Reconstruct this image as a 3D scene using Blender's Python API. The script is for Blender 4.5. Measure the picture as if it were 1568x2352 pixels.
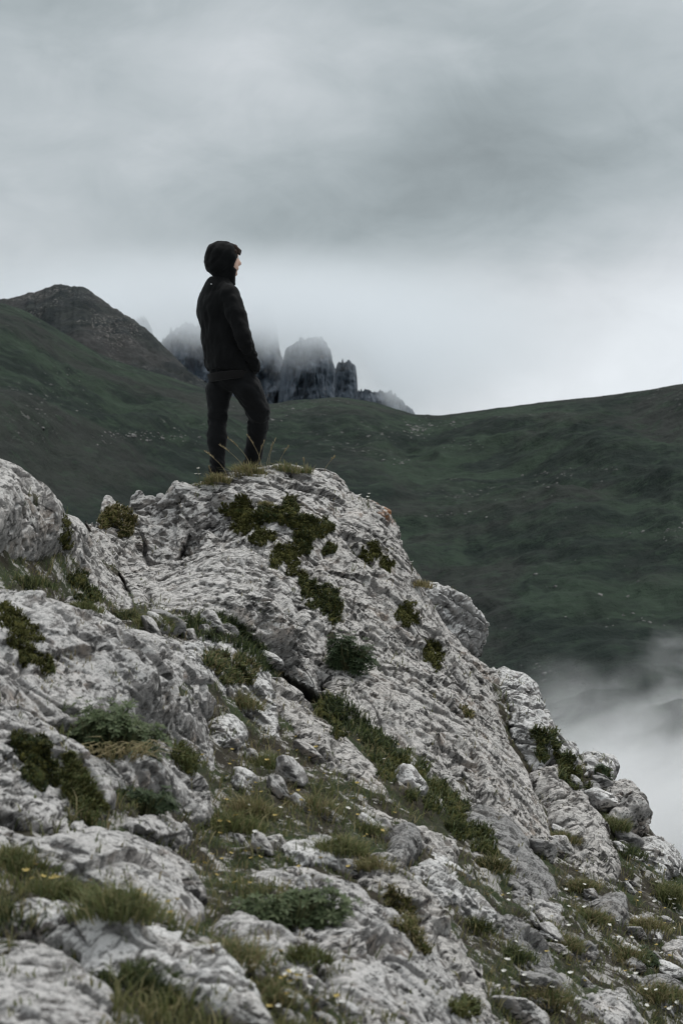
import bpy, bmesh, math, random, time
import numpy as np
from mathutils import Vector, Matrix
from mathutils.bvhtree import BVHTree

for o in list(bpy.data.objects):
    bpy.data.objects.remove(o)
SC = bpy.context.scene
COL = SC.collection
R = math.radians

# ------------------------------------------------------------------ camera
cam_data = bpy.data.cameras.new('camera')
cam = bpy.data.objects.new('camera', cam_data)
COL.objects.link(cam)
cam.location = (0, 0, 0)
cam.rotation_euler = (R(90), 0, 0)
cam_data.sensor_fit = 'VERTICAL'
cam_data.sensor_height = 36.0
cam_data.sensor_width = 24.0
cam_data.lens = 18.0 / math.tan(R(15))
cam_data.clip_start = 0.1
cam_data.clip_end = 20000
cam_data.dof.use_dof = True
cam_data.dof.focus_distance = 18.0
cam_data.dof.aperture_fstop = 4.8
SC.camera = cam

# ------------------------------------------------------------------ sky
SUN_EL, SUN_AZ = R(64), R(58)          # azimuth measured from +Y towards +X
wd = bpy.data.worlds.new('World'); SC.world = wd; wd.use_nodes = True
nt = wd.node_tree; nt.nodes.clear()


class NT:
    """small helper for writing node graphs"""
    def __init__(s, tree): s.t = tree
    def n(s, typ, ins=None, **attrs):
        nd = s.t.nodes.new(typ)
        for k, v in attrs.items(): setattr(nd, k, v)
        for k, v in (ins or {}).items():
            sock = nd.inputs[k]
            if hasattr(v, 'node'): s.t.links.new(v, sock)
            else: sock.default_value = v
        return nd
    def math(s, op, a, b=0.0, clamp=False):
        nd = s.n('ShaderNodeMath', operation=op, use_clamp=clamp)
        for i, v in enumerate((a, b)):
            if hasattr(v, 'node'): s.t.links.new(v, nd.inputs[i])
            else: nd.inputs[i].default_value = v
        return nd.outputs[0]
    def smooth(s, x, a, b, lo=0.0, hi=1.0):
        nd = s.n('ShaderNodeMapRange', interpolation_type='SMOOTHSTEP')
        s.t.links.new(x, nd.inputs[0])
        nd.inputs[1].default_value = a; nd.inputs[2].default_value = b
        nd.inputs[3].default_value = lo; nd.inputs[4].default_value = hi
        return nd.outputs[0]
    def mix(s, fac, a, b, blend='MIX'):
        nd = s.n('ShaderNodeMix', data_type='RGBA', blend_type=blend)
        for i, v in ((0, fac), (6, a), (7, b)):
            if hasattr(v, 'node'): s.t.links.new(v, nd.inputs[i])
            elif i == 0: nd.inputs[i].default_value = v
            else: nd.inputs[i].default_value = (v[0], v[1], v[2], 1)
        return nd.outputs[2]
    def noise(s, vec, scale, detail=4, rough=0.55, dist=0.0):
        nd = s.n('ShaderNodeTexNoise', noise_dimensions='3D')
        s.t.links.new(vec, nd.inputs['Vector'])
        nd.inputs['Scale'].default_value = scale
        nd.inputs['Detail'].default_value = detail
        nd.inputs['Roughness'].default_value = rough
        nd.inputs['Distortion'].default_value = dist
        return nd.outputs[0]
    def voronoi(s, vec, scale, feature='F1', out=0, rnd=1.0):
        nd = s.n('ShaderNodeTexVoronoi', feature=feature)
        s.t.links.new(vec, nd.inputs['Vector'])
        nd.inputs['Scale'].default_value = scale
        nd.inputs['Randomness'].default_value = rnd
        return nd.outputs[out]
    def mapping(s, vec, loc=(0, 0, 0), rot=(0, 0, 0), scale=(1, 1, 1)):
        nd = s.n('ShaderNodeMapping', {'Location': loc, 'Rotation': rot, 'Scale': scale})
        s.t.links.new(vec, nd.inputs['Vector'])
        return nd.outputs[0]


g = NT(nt)
out = g.n('ShaderNodeOutputWorld')
sky = g.n('ShaderNodeTexSky', sky_type='NISHITA', sun_disc=False)
sky.sun_elevation = SUN_EL
sky.sun_rotation = SUN_AZ
sky.altitude = 2200
tc = g.n('ShaderNodeTexCoord')
sep = g.n('ShaderNodeSeparateXYZ'); nt.links.new(tc.outputs['Generated'], sep.inputs[0])
dx, dy, dz = sep.outputs
# cloud layer: noise on the direction, flattened so that the layer lies in long soft banks
cv = g.mapping(tc.outputs['Generated'], (3.1, 1.7, 0.4), (0, R(-12), 0), (4.0, 4.0, 9.0))
cn = g.noise(cv, 1.0, 5, 0.50, 0.35)
cv2 = g.mapping(tc.outputs['Generated'], (0.3, 4.2, 2.0), (0, R(-16), 0), (10.0, 10.0, 19.0))
cn2 = g.noise(cv2, 1.0, 6, 0.55, 0.5)


def lobe(az, el, sa, se):
    """soft bank of brighter or darker cloud round a direction"""
    a = g.math('DIVIDE', g.math('SUBTRACT', dx, az), sa)
    e = g.math('DIVIDE', g.math('SUBTRACT', dz, el), se)
    q = g.math('ADD', g.math('MULTIPLY', a, a), g.math('MULTIPLY', e, e))
    return g.math('MULTIPLY', g.math('EXPONENT', g.math('MULTIPLY', q, -1.0)), g.smooth(dy, 0.0, 0.5))


lum = g.math('ADD', 0.525, g.math('MULTIPLY', g.smooth(dz, 0.25, 1.0), 0.55))
lum = g.math('ADD', lum, g.math('MULTIPLY', g.math('SUBTRACT', cn, 0.5), 0.40))
lum = g.math('ADD', lum, g.math('MULTIPLY', g.math('SUBTRACT', cn2, 0.5), 0.20))
cv3 = g.mapping(tc.outputs['Generated'], (7.3, 0.2, 5.0), (0, R(24), 0), (9.0, 9.0, 14.0))
lum = g.math('ADD', lum, g.math('MULTIPLY', g.math('SUBTRACT', g.noise(cv3, 1.6, 7, 0.6, 1.2), 0.5), 0.16))
SKY_LOBES = ((0.16, 0.060, 0.11, 0.070, 0.30), (0.07, 0.050, 0.06, 0.05, 0.08), (0.045, 0.165, 0.095, 0.036, -0.14),
             (0.16, 0.185, 0.10, 0.040, -0.06), (-0.05, 0.21, 0.08, 0.035, 0.06), (-0.14, 0.15, 0.05, 0.05, 0.03), (0.012, 0.215, 0.055, 0.026, 0.06), (-0.065, 0.245, 0.05, 0.03, 0.05),
             (0.21, 0.112, 0.06, 0.036, 0.16), (0.10, 0.205, 0.06, 0.03, -0.05))
for az, el, sa, se, amp in SKY_LOBES:
    lum = g.math('ADD', lum, g.math('MULTIPLY', lobe(az, el, sa, se), amp))
tint = g.mix(g.smooth(lum, 0.35, 0.75), (0.865, 0.99, 1.04), (0.94, 0.993, 1.04))
cloudcol = g.n('ShaderNodeVectorMath', operation='SCALE'); nt.links.new(tint, cloudcol.inputs[0])
nt.links.new(g.math('MULTIPLY', lum, 10.0), cloudcol.inputs['Scale'])
skymix = g.mix(0.985, sky.outputs[0], cloudcol.outputs[0])
bg = g.n('ShaderNodeBackground', {'Strength': 0.1}); nt.links.new(skymix, bg.inputs[0])
nt.links.new(bg.outputs[0], out.inputs[0])

# ------------------------------------------------------------------ sun behind the cloud
sl = bpy.data.lights.new('sun', 'SUN'); sl.energy = 2.3; sl.angle = R(26); sl.color = (1.0, 0.97, 0.93)
so = bpy.data.objects.new('sun', sl); COL.objects.link(so)
sdir = Vector((math.sin(SUN_AZ) * math.cos(SUN_EL), math.cos(SUN_AZ) * math.cos(SUN_EL), math.sin(SUN_EL)))
so.rotation_euler = sdir.to_track_quat('Z', 'Y').to_euler()
so.location = (0, 0, 400)

SC.view_settings.view_transform = 'Standard'
SC.view_settings.look = 'None'
SC.view_settings.exposure = 0.0
SC.view_settings.gamma = 1.0
SC.view_settings.use_curve_mapping = False
SC.render.engine = 'CYCLES'
SC.cycles.volume_bounces = 20
SC.cycles.diffuse_bounces = 4
SC.cycles.max_bounces = 24
SC.cycles.volume_step_rate = 1.0
SC.cycles.use_denoising = True
SC.cycles.denoising_prefilter = 'ACCURATE'
SC.cycles.filter_width = 1.15

# ------------------------------------------------------------------ helpers
K = 2 * math.tan(R(15)) / 2352.0       # one unit of the 1568 x 2352 reading of the photo at 1 m


def P(u, v, d):
    return np.stack([(np.asarray(u, float) - 784) * K * d, np.asarray(d, float) + 0 * np.asarray(u, float),
                     (1176 - np.asarray(v, float)) * K * d], -1)


def _hash(ix, iy, iz, seed):
    h = (ix.astype(np.uint32) * np.uint32(374761393) + iy.astype(np.uint32) * np.uint32(668265263)
         + iz.astype(np.uint32) * np.uint32(2246822519) + np.uint32((seed * 1274126177) & 0xffffffff))
    h = (h ^ (h >> np.uint32(13))) * np.uint32(1274126177)
    h = (h ^ (h >> np.uint32(15))) * np.uint32(2654435761)
    return h ^ (h >> np.uint32(16))


def perlin(p, seed=0):
    p = np.asarray(p, np.float32)
    f0 = np.floor(p); i = f0.astype(np.int32); f = p - f0
    w = f * f * f * (f * (f * 6 - 15) + 10)
    o = np.zeros(len(p), np.float32)
    for a in (0, 1):
        wx = w[:, 0] if a else 1 - w[:, 0]
        for b in (0, 1):
            wy = w[:, 1] if b else 1 - w[:, 1]
            for c in (0, 1):
                wz = w[:, 2] if c else 1 - w[:, 2]
                h = _hash(i[:, 0] + a, i[:, 1] + b, i[:, 2] + c, seed)
                gx = (h & np.uint32(1023)).astype(np.float32) / 511.5 - 1
                gy = ((h >> np.uint32(10)) & np.uint32(1023)).astype(np.float32) / 511.5 - 1
                gz = ((h >> np.uint32(20)) & np.uint32(1023)).astype(np.float32) / 511.5 - 1
                o += wx * wy * wz * (gx * (f[:, 0] - a) + gy * (f[:, 1] - b) + gz * (f[:, 2] - c))
    return o * 1.4


def fbm(p, octv=4, seed=0, gain=0.5, lac=2.03):
    o = np.zeros(len(p), np.float32); a = 1.0; p = np.asarray(p, np.float32)
    for k in range(octv):
        o += a * perlin(p, seed + k * 17); p = p * lac + 11.3; a *= gain
    return o


def ridged(p, octv=4, seed=0, gain=0.5):
    o = np.zeros(len(p), np.float32); a = 1.0; p = np.asarray(p, np.float32)
    for k in range(octv):
        o += a * (1 - 2 * np.abs(perlin(p, seed + k * 13))); p = p * 2.03 + 7.1; a *= gain
    return o


def worley(p, seed=0):
    """F1, F2, a random number of the nearest cell and the x, z offsets to its centre"""
    p = np.asarray(p, np.float32); i0 = np.floor(p).astype(np.int32); f = (p - i0).astype(np.float32)
    n = len(p); S = np.float32(1 / 1023.0); M = np.uint32(1023)
    f1 = np.full(n, 9, np.float32); f2 = np.full(n, 9, np.float32); cid = np.zeros(n, np.uint32)
    ox = np.zeros(n, np.float32); oz = np.zeros(n, np.float32)
    for a in (-1, 0, 1):
        for b in (-1, 0, 1):
            for c in (-1, 0, 1):
                h = _hash(i0[:, 0] + a, i0[:, 1] + b, i0[:, 2] + c, seed)
                x = (h & M) * S + (a - f[:, 0])
                y = ((h >> np.uint32(10)) & M) * S + (b - f[:, 1])
                z = ((h >> np.uint32(20)) & M) * S + (c - f[:, 2])
                d = x * x + y * y + z * z
                w = d < f1
                f2 = np.where(w, f1, np.minimum(f2, d))
                cid[w] = h[w]; ox[w] = x[w]; oz[w] = z[w]; f1[w] = d[w]
    r = lambda k: ((cid * np.uint32(2654435761) >> np.uint32(k)) & np.uint32(4095)).astype(np.float32) / 4095
    worley.off = ox * (r(3) - 0.5) + oz * (r(12) - 0.5)
    return np.sqrt(f1), np.sqrt(f2), r(9)


def sstep(x, a, b):
    t = np.clip((x - a) / (b - a), 0, 1)
    return t * t * (3 - 2 * t)


def catmull(pts, n=8, closed=True):
    pts = np.asarray(pts, float); m = len(pts); o = []
    for k in range(m if closed else m - 1):
        if closed: p0, p1, p2, p3 = pts[k - 1], pts[k], pts[(k + 1) % m], pts[(k + 2) % m]
        else: p0, p1, p2, p3 = pts[max(k - 1, 0)], pts[k], pts[k + 1], pts[min(k + 2, m - 1)]
        for t in np.arange(n) / n:
            o.append(0.5 * ((2 * p1) + (p2 - p0) * t + (2 * p0 - 5 * p1 + 4 * p2 - p3) * t * t + (3 * p1 - p0 - 3 * p2 + p3) * t ** 3))
    if not closed: o.append(pts[-1])
    return np.array(o)


class TPS:
    def __init__(s, x, y, lam=1e-4):
        s.x = np.asarray(x, float); y = np.asarray(y, float); n, dm = s.x.shape
        s.c = s.x.mean(0); s.k = 1 / (s.x.std() + 1e-9); q = (s.x - s.c) * s.k; s.q = q
        A = np.zeros((n + dm + 1, n + dm + 1)); A[:n, :n] = s.phi(q, q) + lam * np.eye(n)
        A[:n, n] = 1; A[n, :n] = 1; A[:n, n + 1:] = q; A[n + 1:, :n] = q.T
        s.w = np.linalg.solve(A, np.concatenate([y, np.zeros(dm + 1)])); s.n = n
    def phi(s, a, b):
        r2 = ((a[:, None] - b[None]) ** 2).sum(-1)
        return 0.5 * r2 * np.log(r2 + 1e-12)
    def __call__(s, x):
        q = (np.atleast_2d(np.asarray(x, float)) - s.c) * s.k; o = np.empty(len(q))
        for k in range(0, len(q), 40000):
            z = q[k:k + 40000]
            o[k:k + 40000] = s.phi(z, s.q) @ s.w[:s.n] + s.w[s.n] + z @ s.w[s.n + 1:]
        return o


def poly_sd(x, poly):
    """signed distance (positive inside) to a closed 2D polygon, and the nearest point as (segment, fraction)"""
    a = poly; b = np.roll(poly, -1, 0); ab = b - a; L2 = (ab ** 2).sum(1) + 1e-12
    sd = np.empty(len(x)); seg = np.empty(len(x), int); fr = np.empty(len(x))
    for k in range(0, len(x), 20000):
        q = x[k:k + 20000, None] - a[None]
        t = np.clip((q * ab).sum(-1) / L2, 0, 1)
        dd = ((q - t[..., None] * ab) ** 2).sum(-1); j = dd.argmin(1); r = np.arange(len(j))
        y0, y1 = a[None, :, 1], b[None, :, 1]; py = x[k:k + 20000, 1][:, None]; px = x[k:k + 20000, 0][:, None]
        cr = (y0 > py) != (y1 > py)
        xi = a[None, :, 0] + (py - y0) * ab[None, :, 0] / np.where(np.abs(y1 - y0) < 1e-12, 1e-12, y1 - y0)
        ins = (cr & (px < xi)).sum(1) % 2 == 1
        sd[k:k + 20000] = np.sqrt(dd[r, j]) * np.where(ins, 1, -1); seg[k:k + 20000] = j; fr[k:k + 20000] = t[r, j]
    return sd, seg, fr


def vnormals(v, f):
    fn = np.cross(v[f[:, 2]] - v[f[:, 0]], v[f[:, -1]] - v[f[:, 1]] if f.shape[1] == 4 else v[f[:, 1]] - v[f[:, 0]])
    if f.shape[1] == 3: fn = -fn
    n = np.zeros_like(v)
    for c in range(3):
        for k in range(f.shape[1]):
            n[:, c] += np.bincount(f[:, k], fn[:, c], len(v))
    return n / (np.linalg.norm(n, axis=1, keepdims=True) + 1e-12)


def np_mesh(name, v, f, smooth=True):
    me = bpy.data.meshes.new(name); v = np.asarray(v, np.float32); f = np.asarray(f, np.int32); k = f.shape[1]
    me.vertices.add(len(v)); me.vertices.foreach_set('co', v.ravel())
    me.loops.add(f.size); me.loops.foreach_set('vertex_index', f.ravel())
    me.polygons.add(len(f)); me.polygons.foreach_set('loop_start', np.arange(len(f), dtype=np.int32) * k)
    me.update(calc_edges=True)
    if smooth: me.polygons.foreach_set('use_smooth', np.ones(len(f), bool))
    me.validate()
    return me


def tag(o, label=None, cat=None, group=None, kind=None):
    for k, v in (('label', label), ('category', cat), ('group', group), ('kind', kind)):
        if v: o[k] = v
    return o


def link(name, me, mat=None, parent=None, loc=None):
    o = bpy.data.objects.new(name, me); COL.objects.link(o)
    if mat is not None and me is not None: me.materials.append(mat)
    if parent is not None: o.parent = parent
    if loc is not None: o.location = loc
    return o


def new_mat(name):
    m = bpy.data.materials.new(name); m.use_nodes = True; m.node_tree.nodes.clear()
    return m, NT(m.node_tree)


def finish(m, g, color, rough=0.9, normal=None, spec=0.3, extra=None):
    b = g.n('ShaderNodeBsdfPrincipled'); o = g.n('ShaderNodeOutputMaterial')
    for k, v in (('Base Color', color), ('Roughness', rough), ('Normal', normal), ('Specular IOR Level', spec)) + tuple((extra or {}).items()):
        if v is None: continue
        if hasattr(v, 'node'): m.node_tree.links.new(v, b.inputs[k])
        elif k == 'Base Color': b.inputs[k].default_value = (*v, 1)
        else: b.inputs[k].default_value = v
    m.node_tree.links.new(b.outputs[0], o.inputs[0])
    return m


def grid_faces(nr, nc):
    i = np.arange((nr - 1) * (nc - 1)); r = i // (nc - 1); c = i % (nc - 1); a = r * nc + c
    return np.stack([a, a + 1, a + nc + 1, a + nc], 1)
# ------------------------------------------------------------------ far mountains
def hill_material(name, dark, green, brown, rockc, rock_t, k=1.0):
    m, g = new_mat(name)
    t = g.n('ShaderNodeTexCoord').outputs['Object']
    lay = g.mapping(t, (0, 0, 0), (0, 0, 0), (1, 0.5, 2.2))
    a = g.noise(lay, 0.006 * k, 6, 0.62, 0.6)
    b = g.noise(g.mapping(t, (40, 9, 0), (0, R(12), 0), (0.8, 0.6, 2.1)), 0.016 * k, 8, 0.70, 0.8)
    c = g.noise(t, 0.09 * k, 5, 0.7)
    e = g.noise(g.mapping(t, (7, 0, 90), (0, R(-14), 0), (0.8, 0.5, 1.7)), 0.05 * k, 7, 0.76, 0.6)
    col = g.mix(g.smooth(b, 0.46, 0.58), dark, green)
    col = g.mix(g.math('MULTIPLY', g.smooth(a, 0.47, 0.58), 0.75), col, brown)
    col = g.mix(g.math('MULTIPLY', g.smooth(e, 0.45, 0.64), 0.55), col, (0.012, 0.017, 0.014))
    col = g.mix(g.math('MULTIPLY', g.smooth(c, 0.50, 0.66), 0.55), col, tuple(x * 1.15 for x in green))
    s = g.math('MULTIPLY', g.smooth(g.noise(g.mapping(t, (3, 1, 5), (0, 0, 0), (1, 0.6, 1.6)), 0.22 * k, 4, 0.7), rock_t, rock_t + 0.08),
               g.smooth(g.noise(lay, 0.011 * k, 3, 0.5), 0.50, 0.62))
    col = g.mix(s, col, rockc)
    bump = g.n('ShaderNodeBump', {'Strength': 1.0, 'Distance': 4.0})
    m.node_tree.links.new(g.noise(t, 0.10 * k, 6, 0.7), bump.inputs['Height'])
    return finish(m, g, col, 0.95, bump.outputs[0], 0.1)


M_HILL = hill_material('alpine_grass', (0.012, 0.019, 0.016), (0.026, 0.041, 0.028), (0.030, 0.032, 0.030), (0.125, 0.125, 0.12), 0.60)
M_PEAK = hill_material('dark_scree', (0.022, 0.027, 0.029), (0.034, 0.039, 0.038), (0.050, 0.049, 0.049), (0.12, 0.115, 0.11), 0.53, 1.4)


def interp_u(pts, u, sm=14.0):
    """smooth profile through (u, v) points"""
    pts = np.array(pts, float); w = np.linspace(-1, 1, 9)
    return sum(np.interp(np.asarray(u) + k * sm, pts[:, 0], pts[:, 1]) for k in w) / 9


HILL_SKY = [(-9000, 500), (-2500, 640), (-600, 648), (-150, 672), (0, 694), (60, 716), (160, 776), (250, 824), (350, 858), (470, 895), (560, 918), (620, 930), (700, 921), (780, 914),
            (860, 925), (960, 957), (1010, 957), (1080, 949), (1200, 931), (1330, 915), (1420, 909), (1490, 898), (1568, 884), (2000, 822), (4500, 620), (9000, 560)]
PEAK_SKY = [(-9000, 760), (-2000, 700), (-400, 770), (-150, 725), (0, 690), (60, 676), (140, 653), (175, 657), (205, 666), (270, 714), (330, 750), (365, 786), (420, 838), (470, 890), (540, 960), (800, 1100), (9000, 1300)]


def far_field(name, sky, r0, rc_pts, e0, mat, nr, u_in, seed, amp, pw, back=0.6, jag=0.0):
    du = np.concatenate([np.linspace(-5200, u_in[0], 60, endpoint=False), np.linspace(u_in[0], u_in[1], u_in[2]), np.linspace(u_in[1], 6800, 61)[1:]])
    t = (du - 784) * K
    crest = (1176 - interp_u(sky, du)) * K
    if jag: crest = (1176 - interp_u(sky, du, 5.0) + jag * fbm(np.stack([du / 30, 0 * du, 0 * du + 3.3], -1), 5, 44, .6)) * K
    rc = interp_u(rc_pts, du, 260.0)
    f = np.concatenate([np.linspace(0, 1, nr), 1 + np.linspace(0.02, back, 26)])
    F, T = np.meshgrid(f, t, indexing='ij')
    RC = np.broadcast_to(rc, F.shape); CR = np.broadcast_to(crest, F.shape)
    r = r0 + (RC - r0) * F ** 1.25
    e = e0 + (CR - e0) * (1 - np.clip(1 - F, 0, 1) ** pw)
    z = e * r
    z = np.where(F > 1, CR * RC - (r - RC) * 0.35 - 0.0004 * (r - RC) ** 2, z)
    ln = np.sqrt(1 + T * T * 0)
    x = T * r; y = r * ln
    p = np.stack([x, y, z], -1).reshape(-1, 3).astype(np.float32)
    s = p.copy(); s[:, 0] = s[:, 0] * 1.0; s[:, 1] *= 0.28; s[:, 2] *= 0.35
    warp = fbm(p / 260, 3, seed + 5)[:, None] * 40
    q = (s + warp) / 135
    n1 = ridged(q, 4, seed, 0.5)
    n2 = fbm(p * np.array([1, .6, 1.6], np.float32) / 38, 4, seed + 50, 0.55)
    fade = np.minimum(1, np.clip(1 - F.ravel(), 0, 1) * 5 + 0.02)
    p[:, 2] += (n1 * amp + n2 * amp * 0.42) * fade * (1 + 0.35 * np.sin(np.pi * np.clip(F.ravel(), 0, 1)))
    p[:, 2] += ((fbm(p / 26, 4, seed + 90, .6) * np.minimum(1, fade * 3) + .25 * fbm(p / 9, 3, seed + 95)) * amp * 0.11)
    me = np_mesh(name, p, grid_faces(*F.shape))
    return tag(link(name, me, mat), kind='structure')


far_field('hills', HILL_SKY, 180, [(-9000, 1350), (-800, 1330), (0, 1360), (470, 1500), (780, 1560), (1050, 1480), (1568, 1330), (2400, 1250), (9000, 1200)],
          -0.34, M_HILL, 330, (-60, 1640, 760), 3, 8.0, 1.75)
far_field('mountain', PEAK_SKY, 1500, [(-9000, 2100), (-500, 2080), (0, 2050), (200, 2000), (480, 1950), (9000, 1900)], 0.0, M_PEAK, 150, (-60, 620, 330), 31, 11.0, 1.2, jag=4.5)


# rock towers that stand in the cloud
def tower_material():
    m, g = new_mat('cliff_rock')
    t = g.n('ShaderNodeTexCoord').outputs['Object']
    st = g.mapping(t, (0, 0, 0), (0, 0, 0), (1, 1, 0.35))
    a = g.noise(st, 0.05, 7, 0.68, 0.4)
    col = g.mix(g.smooth(a, 0.36, 0.64), (0.042, 0.056, 0.072), (0.115, 0.132, 0.155))  # blue-grey haze of distance is mixed into the rock colours
    col = g.mix(g.smooth(g.noise(t, 0.09, 5, 0.65), 0.60, 0.72), col, (0.16, 0.15, 0.145))
    bump = g.n('ShaderNodeBump', {'Strength': 1.0, 'Distance': 5.0}); m.node_tree.links.new(a, bump.inputs['Height'])
    return finish(m, g, col, 0.95, bump.outputs[0], 0.1)


M_TOWER = tower_material()


def crag(prof, d, thick, seed, label, vbase=1015):
    """a rock wall with depth: jagged top, fluted cliff in front, steep back"""
    pr = np.array(prof, float); u = np.arange(pr[0, 0], pr[-1, 0] + .1, 1.1); top = np.interp(u, pr[:, 0], pr[:, 1])
    q = np.stack([u / 17, 0 * u, 0 * u + seed], -1)
    end = np.clip(np.minimum(u - u[0], u[-1] - u) / 14, 0, 1)
    top = top - (np.abs(fbm(q, 4, seed, .6)) * 20 - 7) * end
    x = (u - 784) * K * d; zt = (1176 - top) * K * d; zb = (1176 - vbase) * K * d
    nh = 90; h = np.linspace(0, 1, nh); nb = 14
    Xg = np.broadcast_to(x[None], (nh, len(u))); Z = zb + (zt - zb)[None] * h[:, None]
    p = np.stack([Xg, 0 * Xg, Z], -1).reshape(-1, 3).astype(np.float32); s = p * np.array([1, 1, .26], np.float32)
    fl = ridged(s / 34, 4, seed + 2, .55).reshape(Xg.shape); f2 = fbm(p / 30, 4, seed + 3, .6).reshape(Xg.shape)
    bow = thick * (1 - np.sqrt(np.clip(1 - (2 * (u - u[0]) / (u[-1] - u[0]) - 1) ** 2, 0, 1)))[None] * .8
    Y = bow + h[:, None] ** 1.5 * thick * .35 - (fl - .5) * 15 - f2 * 9
    front = np.stack([Xg + f2 * 2.0, Y, Z], -1)
    back = [np.stack([x, Y[-1] + thick * t, zt - (zt - zb) * t ** 1.3], -1) for t in np.linspace(.06, 1, nb)]
    G = np.concatenate([front, np.array(back)], 0); v = G.reshape(-1, 3) - np.array([x.mean(), 0, zb])
    o = link('rock_tower', np_mesh('rock_tower', v, grid_faces(*G.shape[:2])), M_TOWER, loc=(x.mean(), d, zb))
    return tag(o, label, 'rock tower', 'rock towers in the cloud')


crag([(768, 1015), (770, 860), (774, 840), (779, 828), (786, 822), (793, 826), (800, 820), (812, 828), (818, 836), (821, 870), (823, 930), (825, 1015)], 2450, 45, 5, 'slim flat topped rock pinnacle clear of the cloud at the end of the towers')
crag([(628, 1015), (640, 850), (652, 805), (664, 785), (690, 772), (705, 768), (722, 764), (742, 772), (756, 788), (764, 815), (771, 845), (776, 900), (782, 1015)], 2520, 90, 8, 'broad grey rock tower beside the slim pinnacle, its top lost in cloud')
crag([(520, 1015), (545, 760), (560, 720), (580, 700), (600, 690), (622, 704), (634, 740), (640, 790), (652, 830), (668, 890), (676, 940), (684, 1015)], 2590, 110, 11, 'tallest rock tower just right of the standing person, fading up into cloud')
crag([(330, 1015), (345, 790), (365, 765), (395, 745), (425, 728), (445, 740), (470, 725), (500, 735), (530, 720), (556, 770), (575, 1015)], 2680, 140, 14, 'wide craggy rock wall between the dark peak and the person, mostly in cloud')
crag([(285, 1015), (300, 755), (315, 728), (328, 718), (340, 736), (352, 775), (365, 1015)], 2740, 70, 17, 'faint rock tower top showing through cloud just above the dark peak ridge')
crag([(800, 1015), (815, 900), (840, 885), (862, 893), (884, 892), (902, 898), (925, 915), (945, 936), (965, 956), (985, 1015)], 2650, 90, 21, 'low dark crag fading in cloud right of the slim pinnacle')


# ------------------------------------------------------------------ cloud and mist volumes
def volume_blob(name, c, half, dens, build, color=(0.97, 0.985, 1.0), aniso=0.0):
    bm = bmesh.new(); bmesh.ops.create_cube(bm, size=2.0); me = bpy.data.meshes.new(name)
    for v in bm.verts: v.co = Vector((v.co.x * half[0], v.co.y * half[1], v.co.z * half[2]))
    bm.to_mesh(me); bm.free()
    m, g = new_mat(name); t = g.n('ShaderNodeTexCoord').outputs['Object']
    d = build(g, t, half)
    vol = g.n('ShaderNodeVolumePrincipled', {'Color': (*color, 1), 'Anisotropy': aniso})
    m.node_tree.links.new(g.math('MULTIPLY', d, dens), vol.inputs['Density'])
    o = g.n('ShaderNodeOutputMaterial'); m.node_tree.links.new(vol.outputs[0], o.inputs['Volume'])
    ob = link(name, me, m, loc=c)
    return tag(ob, kind='stuff')


def edge_fade(g, t, half, soft=0.65):
    s = g.n('ShaderNodeSeparateXYZ'); g.t.links.new(t, s.inputs[0]); q = None
    for k in range(3):
        a = g.math('DIVIDE', s.outputs[k], half[k]); a = g.math('MULTIPLY', a, a)
        q = a if q is None else g.math('ADD', q, a)
    return g.smooth(g.math('SQRT', q), 1.0, soft, 0.0, 1.0), s.outputs


def cloud_density(g, t, half):
    e, xyz = edge_fade(g, t, half, 0.15)
    n = g.noise(g.mapping(t, (5, 2, 1), (0, R(20), 0), (1, 1, 1.3)), 0.009, 5, 0.6, 0.6)
    n2 = g.noise(t, 0.022, 4, 0.6, 0.3)
    z = g.math('ADD', xyz[2], g.math('MULTIPLY', g.math('SUBTRACT', n, 0.5), 190.0))
    z = g.math('ADD', z, g.math('MULTIPLY', g.math('SUBTRACT', n2, 0.5), 50.0))
    z = g.math('ADD', z, g.smooth(xyz[0], 168.0, 232.0, 0.0, 115.0))
    z = g.math('ADD', z, g.smooth(xyz[0], -60.0, 90.0, -24.0, 6.0))
    z = g.math('ADD', z, g.smooth(xyz[0], -165.0, -105.0, 85.0, 0.0))
    return g.math('MULTIPLY', e, g.smooth(z, -40.0, 42.0))


volume_blob('cloud', (-150, 2440, 222), (540, 330, 135), 0.0135, cloud_density, (0.93, 0.955, 0.975), 0.5)


def mist_density(g, t, half):
    e, xyz = edge_fade(g, t, half, 0.35)
    n = g.noise(g.mapping(t, (1, 6, 2), (0, R(-24), 0), (1, 0.7, 1.5)), 0.017, 5, 0.6, 0.9)
    n2 = g.noise(t, 0.055, 4, 0.62, 0.5)
    z = g.math('ADD', xyz[2], g.math('MULTIPLY', g.math('SUBTRACT', n, 0.5), 110.0))
    z = g.math('ADD', z, g.math('MULTIPLY', g.math('SUBTRACT', n2, 0.5), 42.0))
    return g.math('MULTIPLY', e, g.smooth(z, 26.0, -22.0))


volume_blob('mist', (118, 400, -66), (150, 170, 74), 0.11, mist_density, (0.993, 0.997, 1.0), 0.0)
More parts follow.
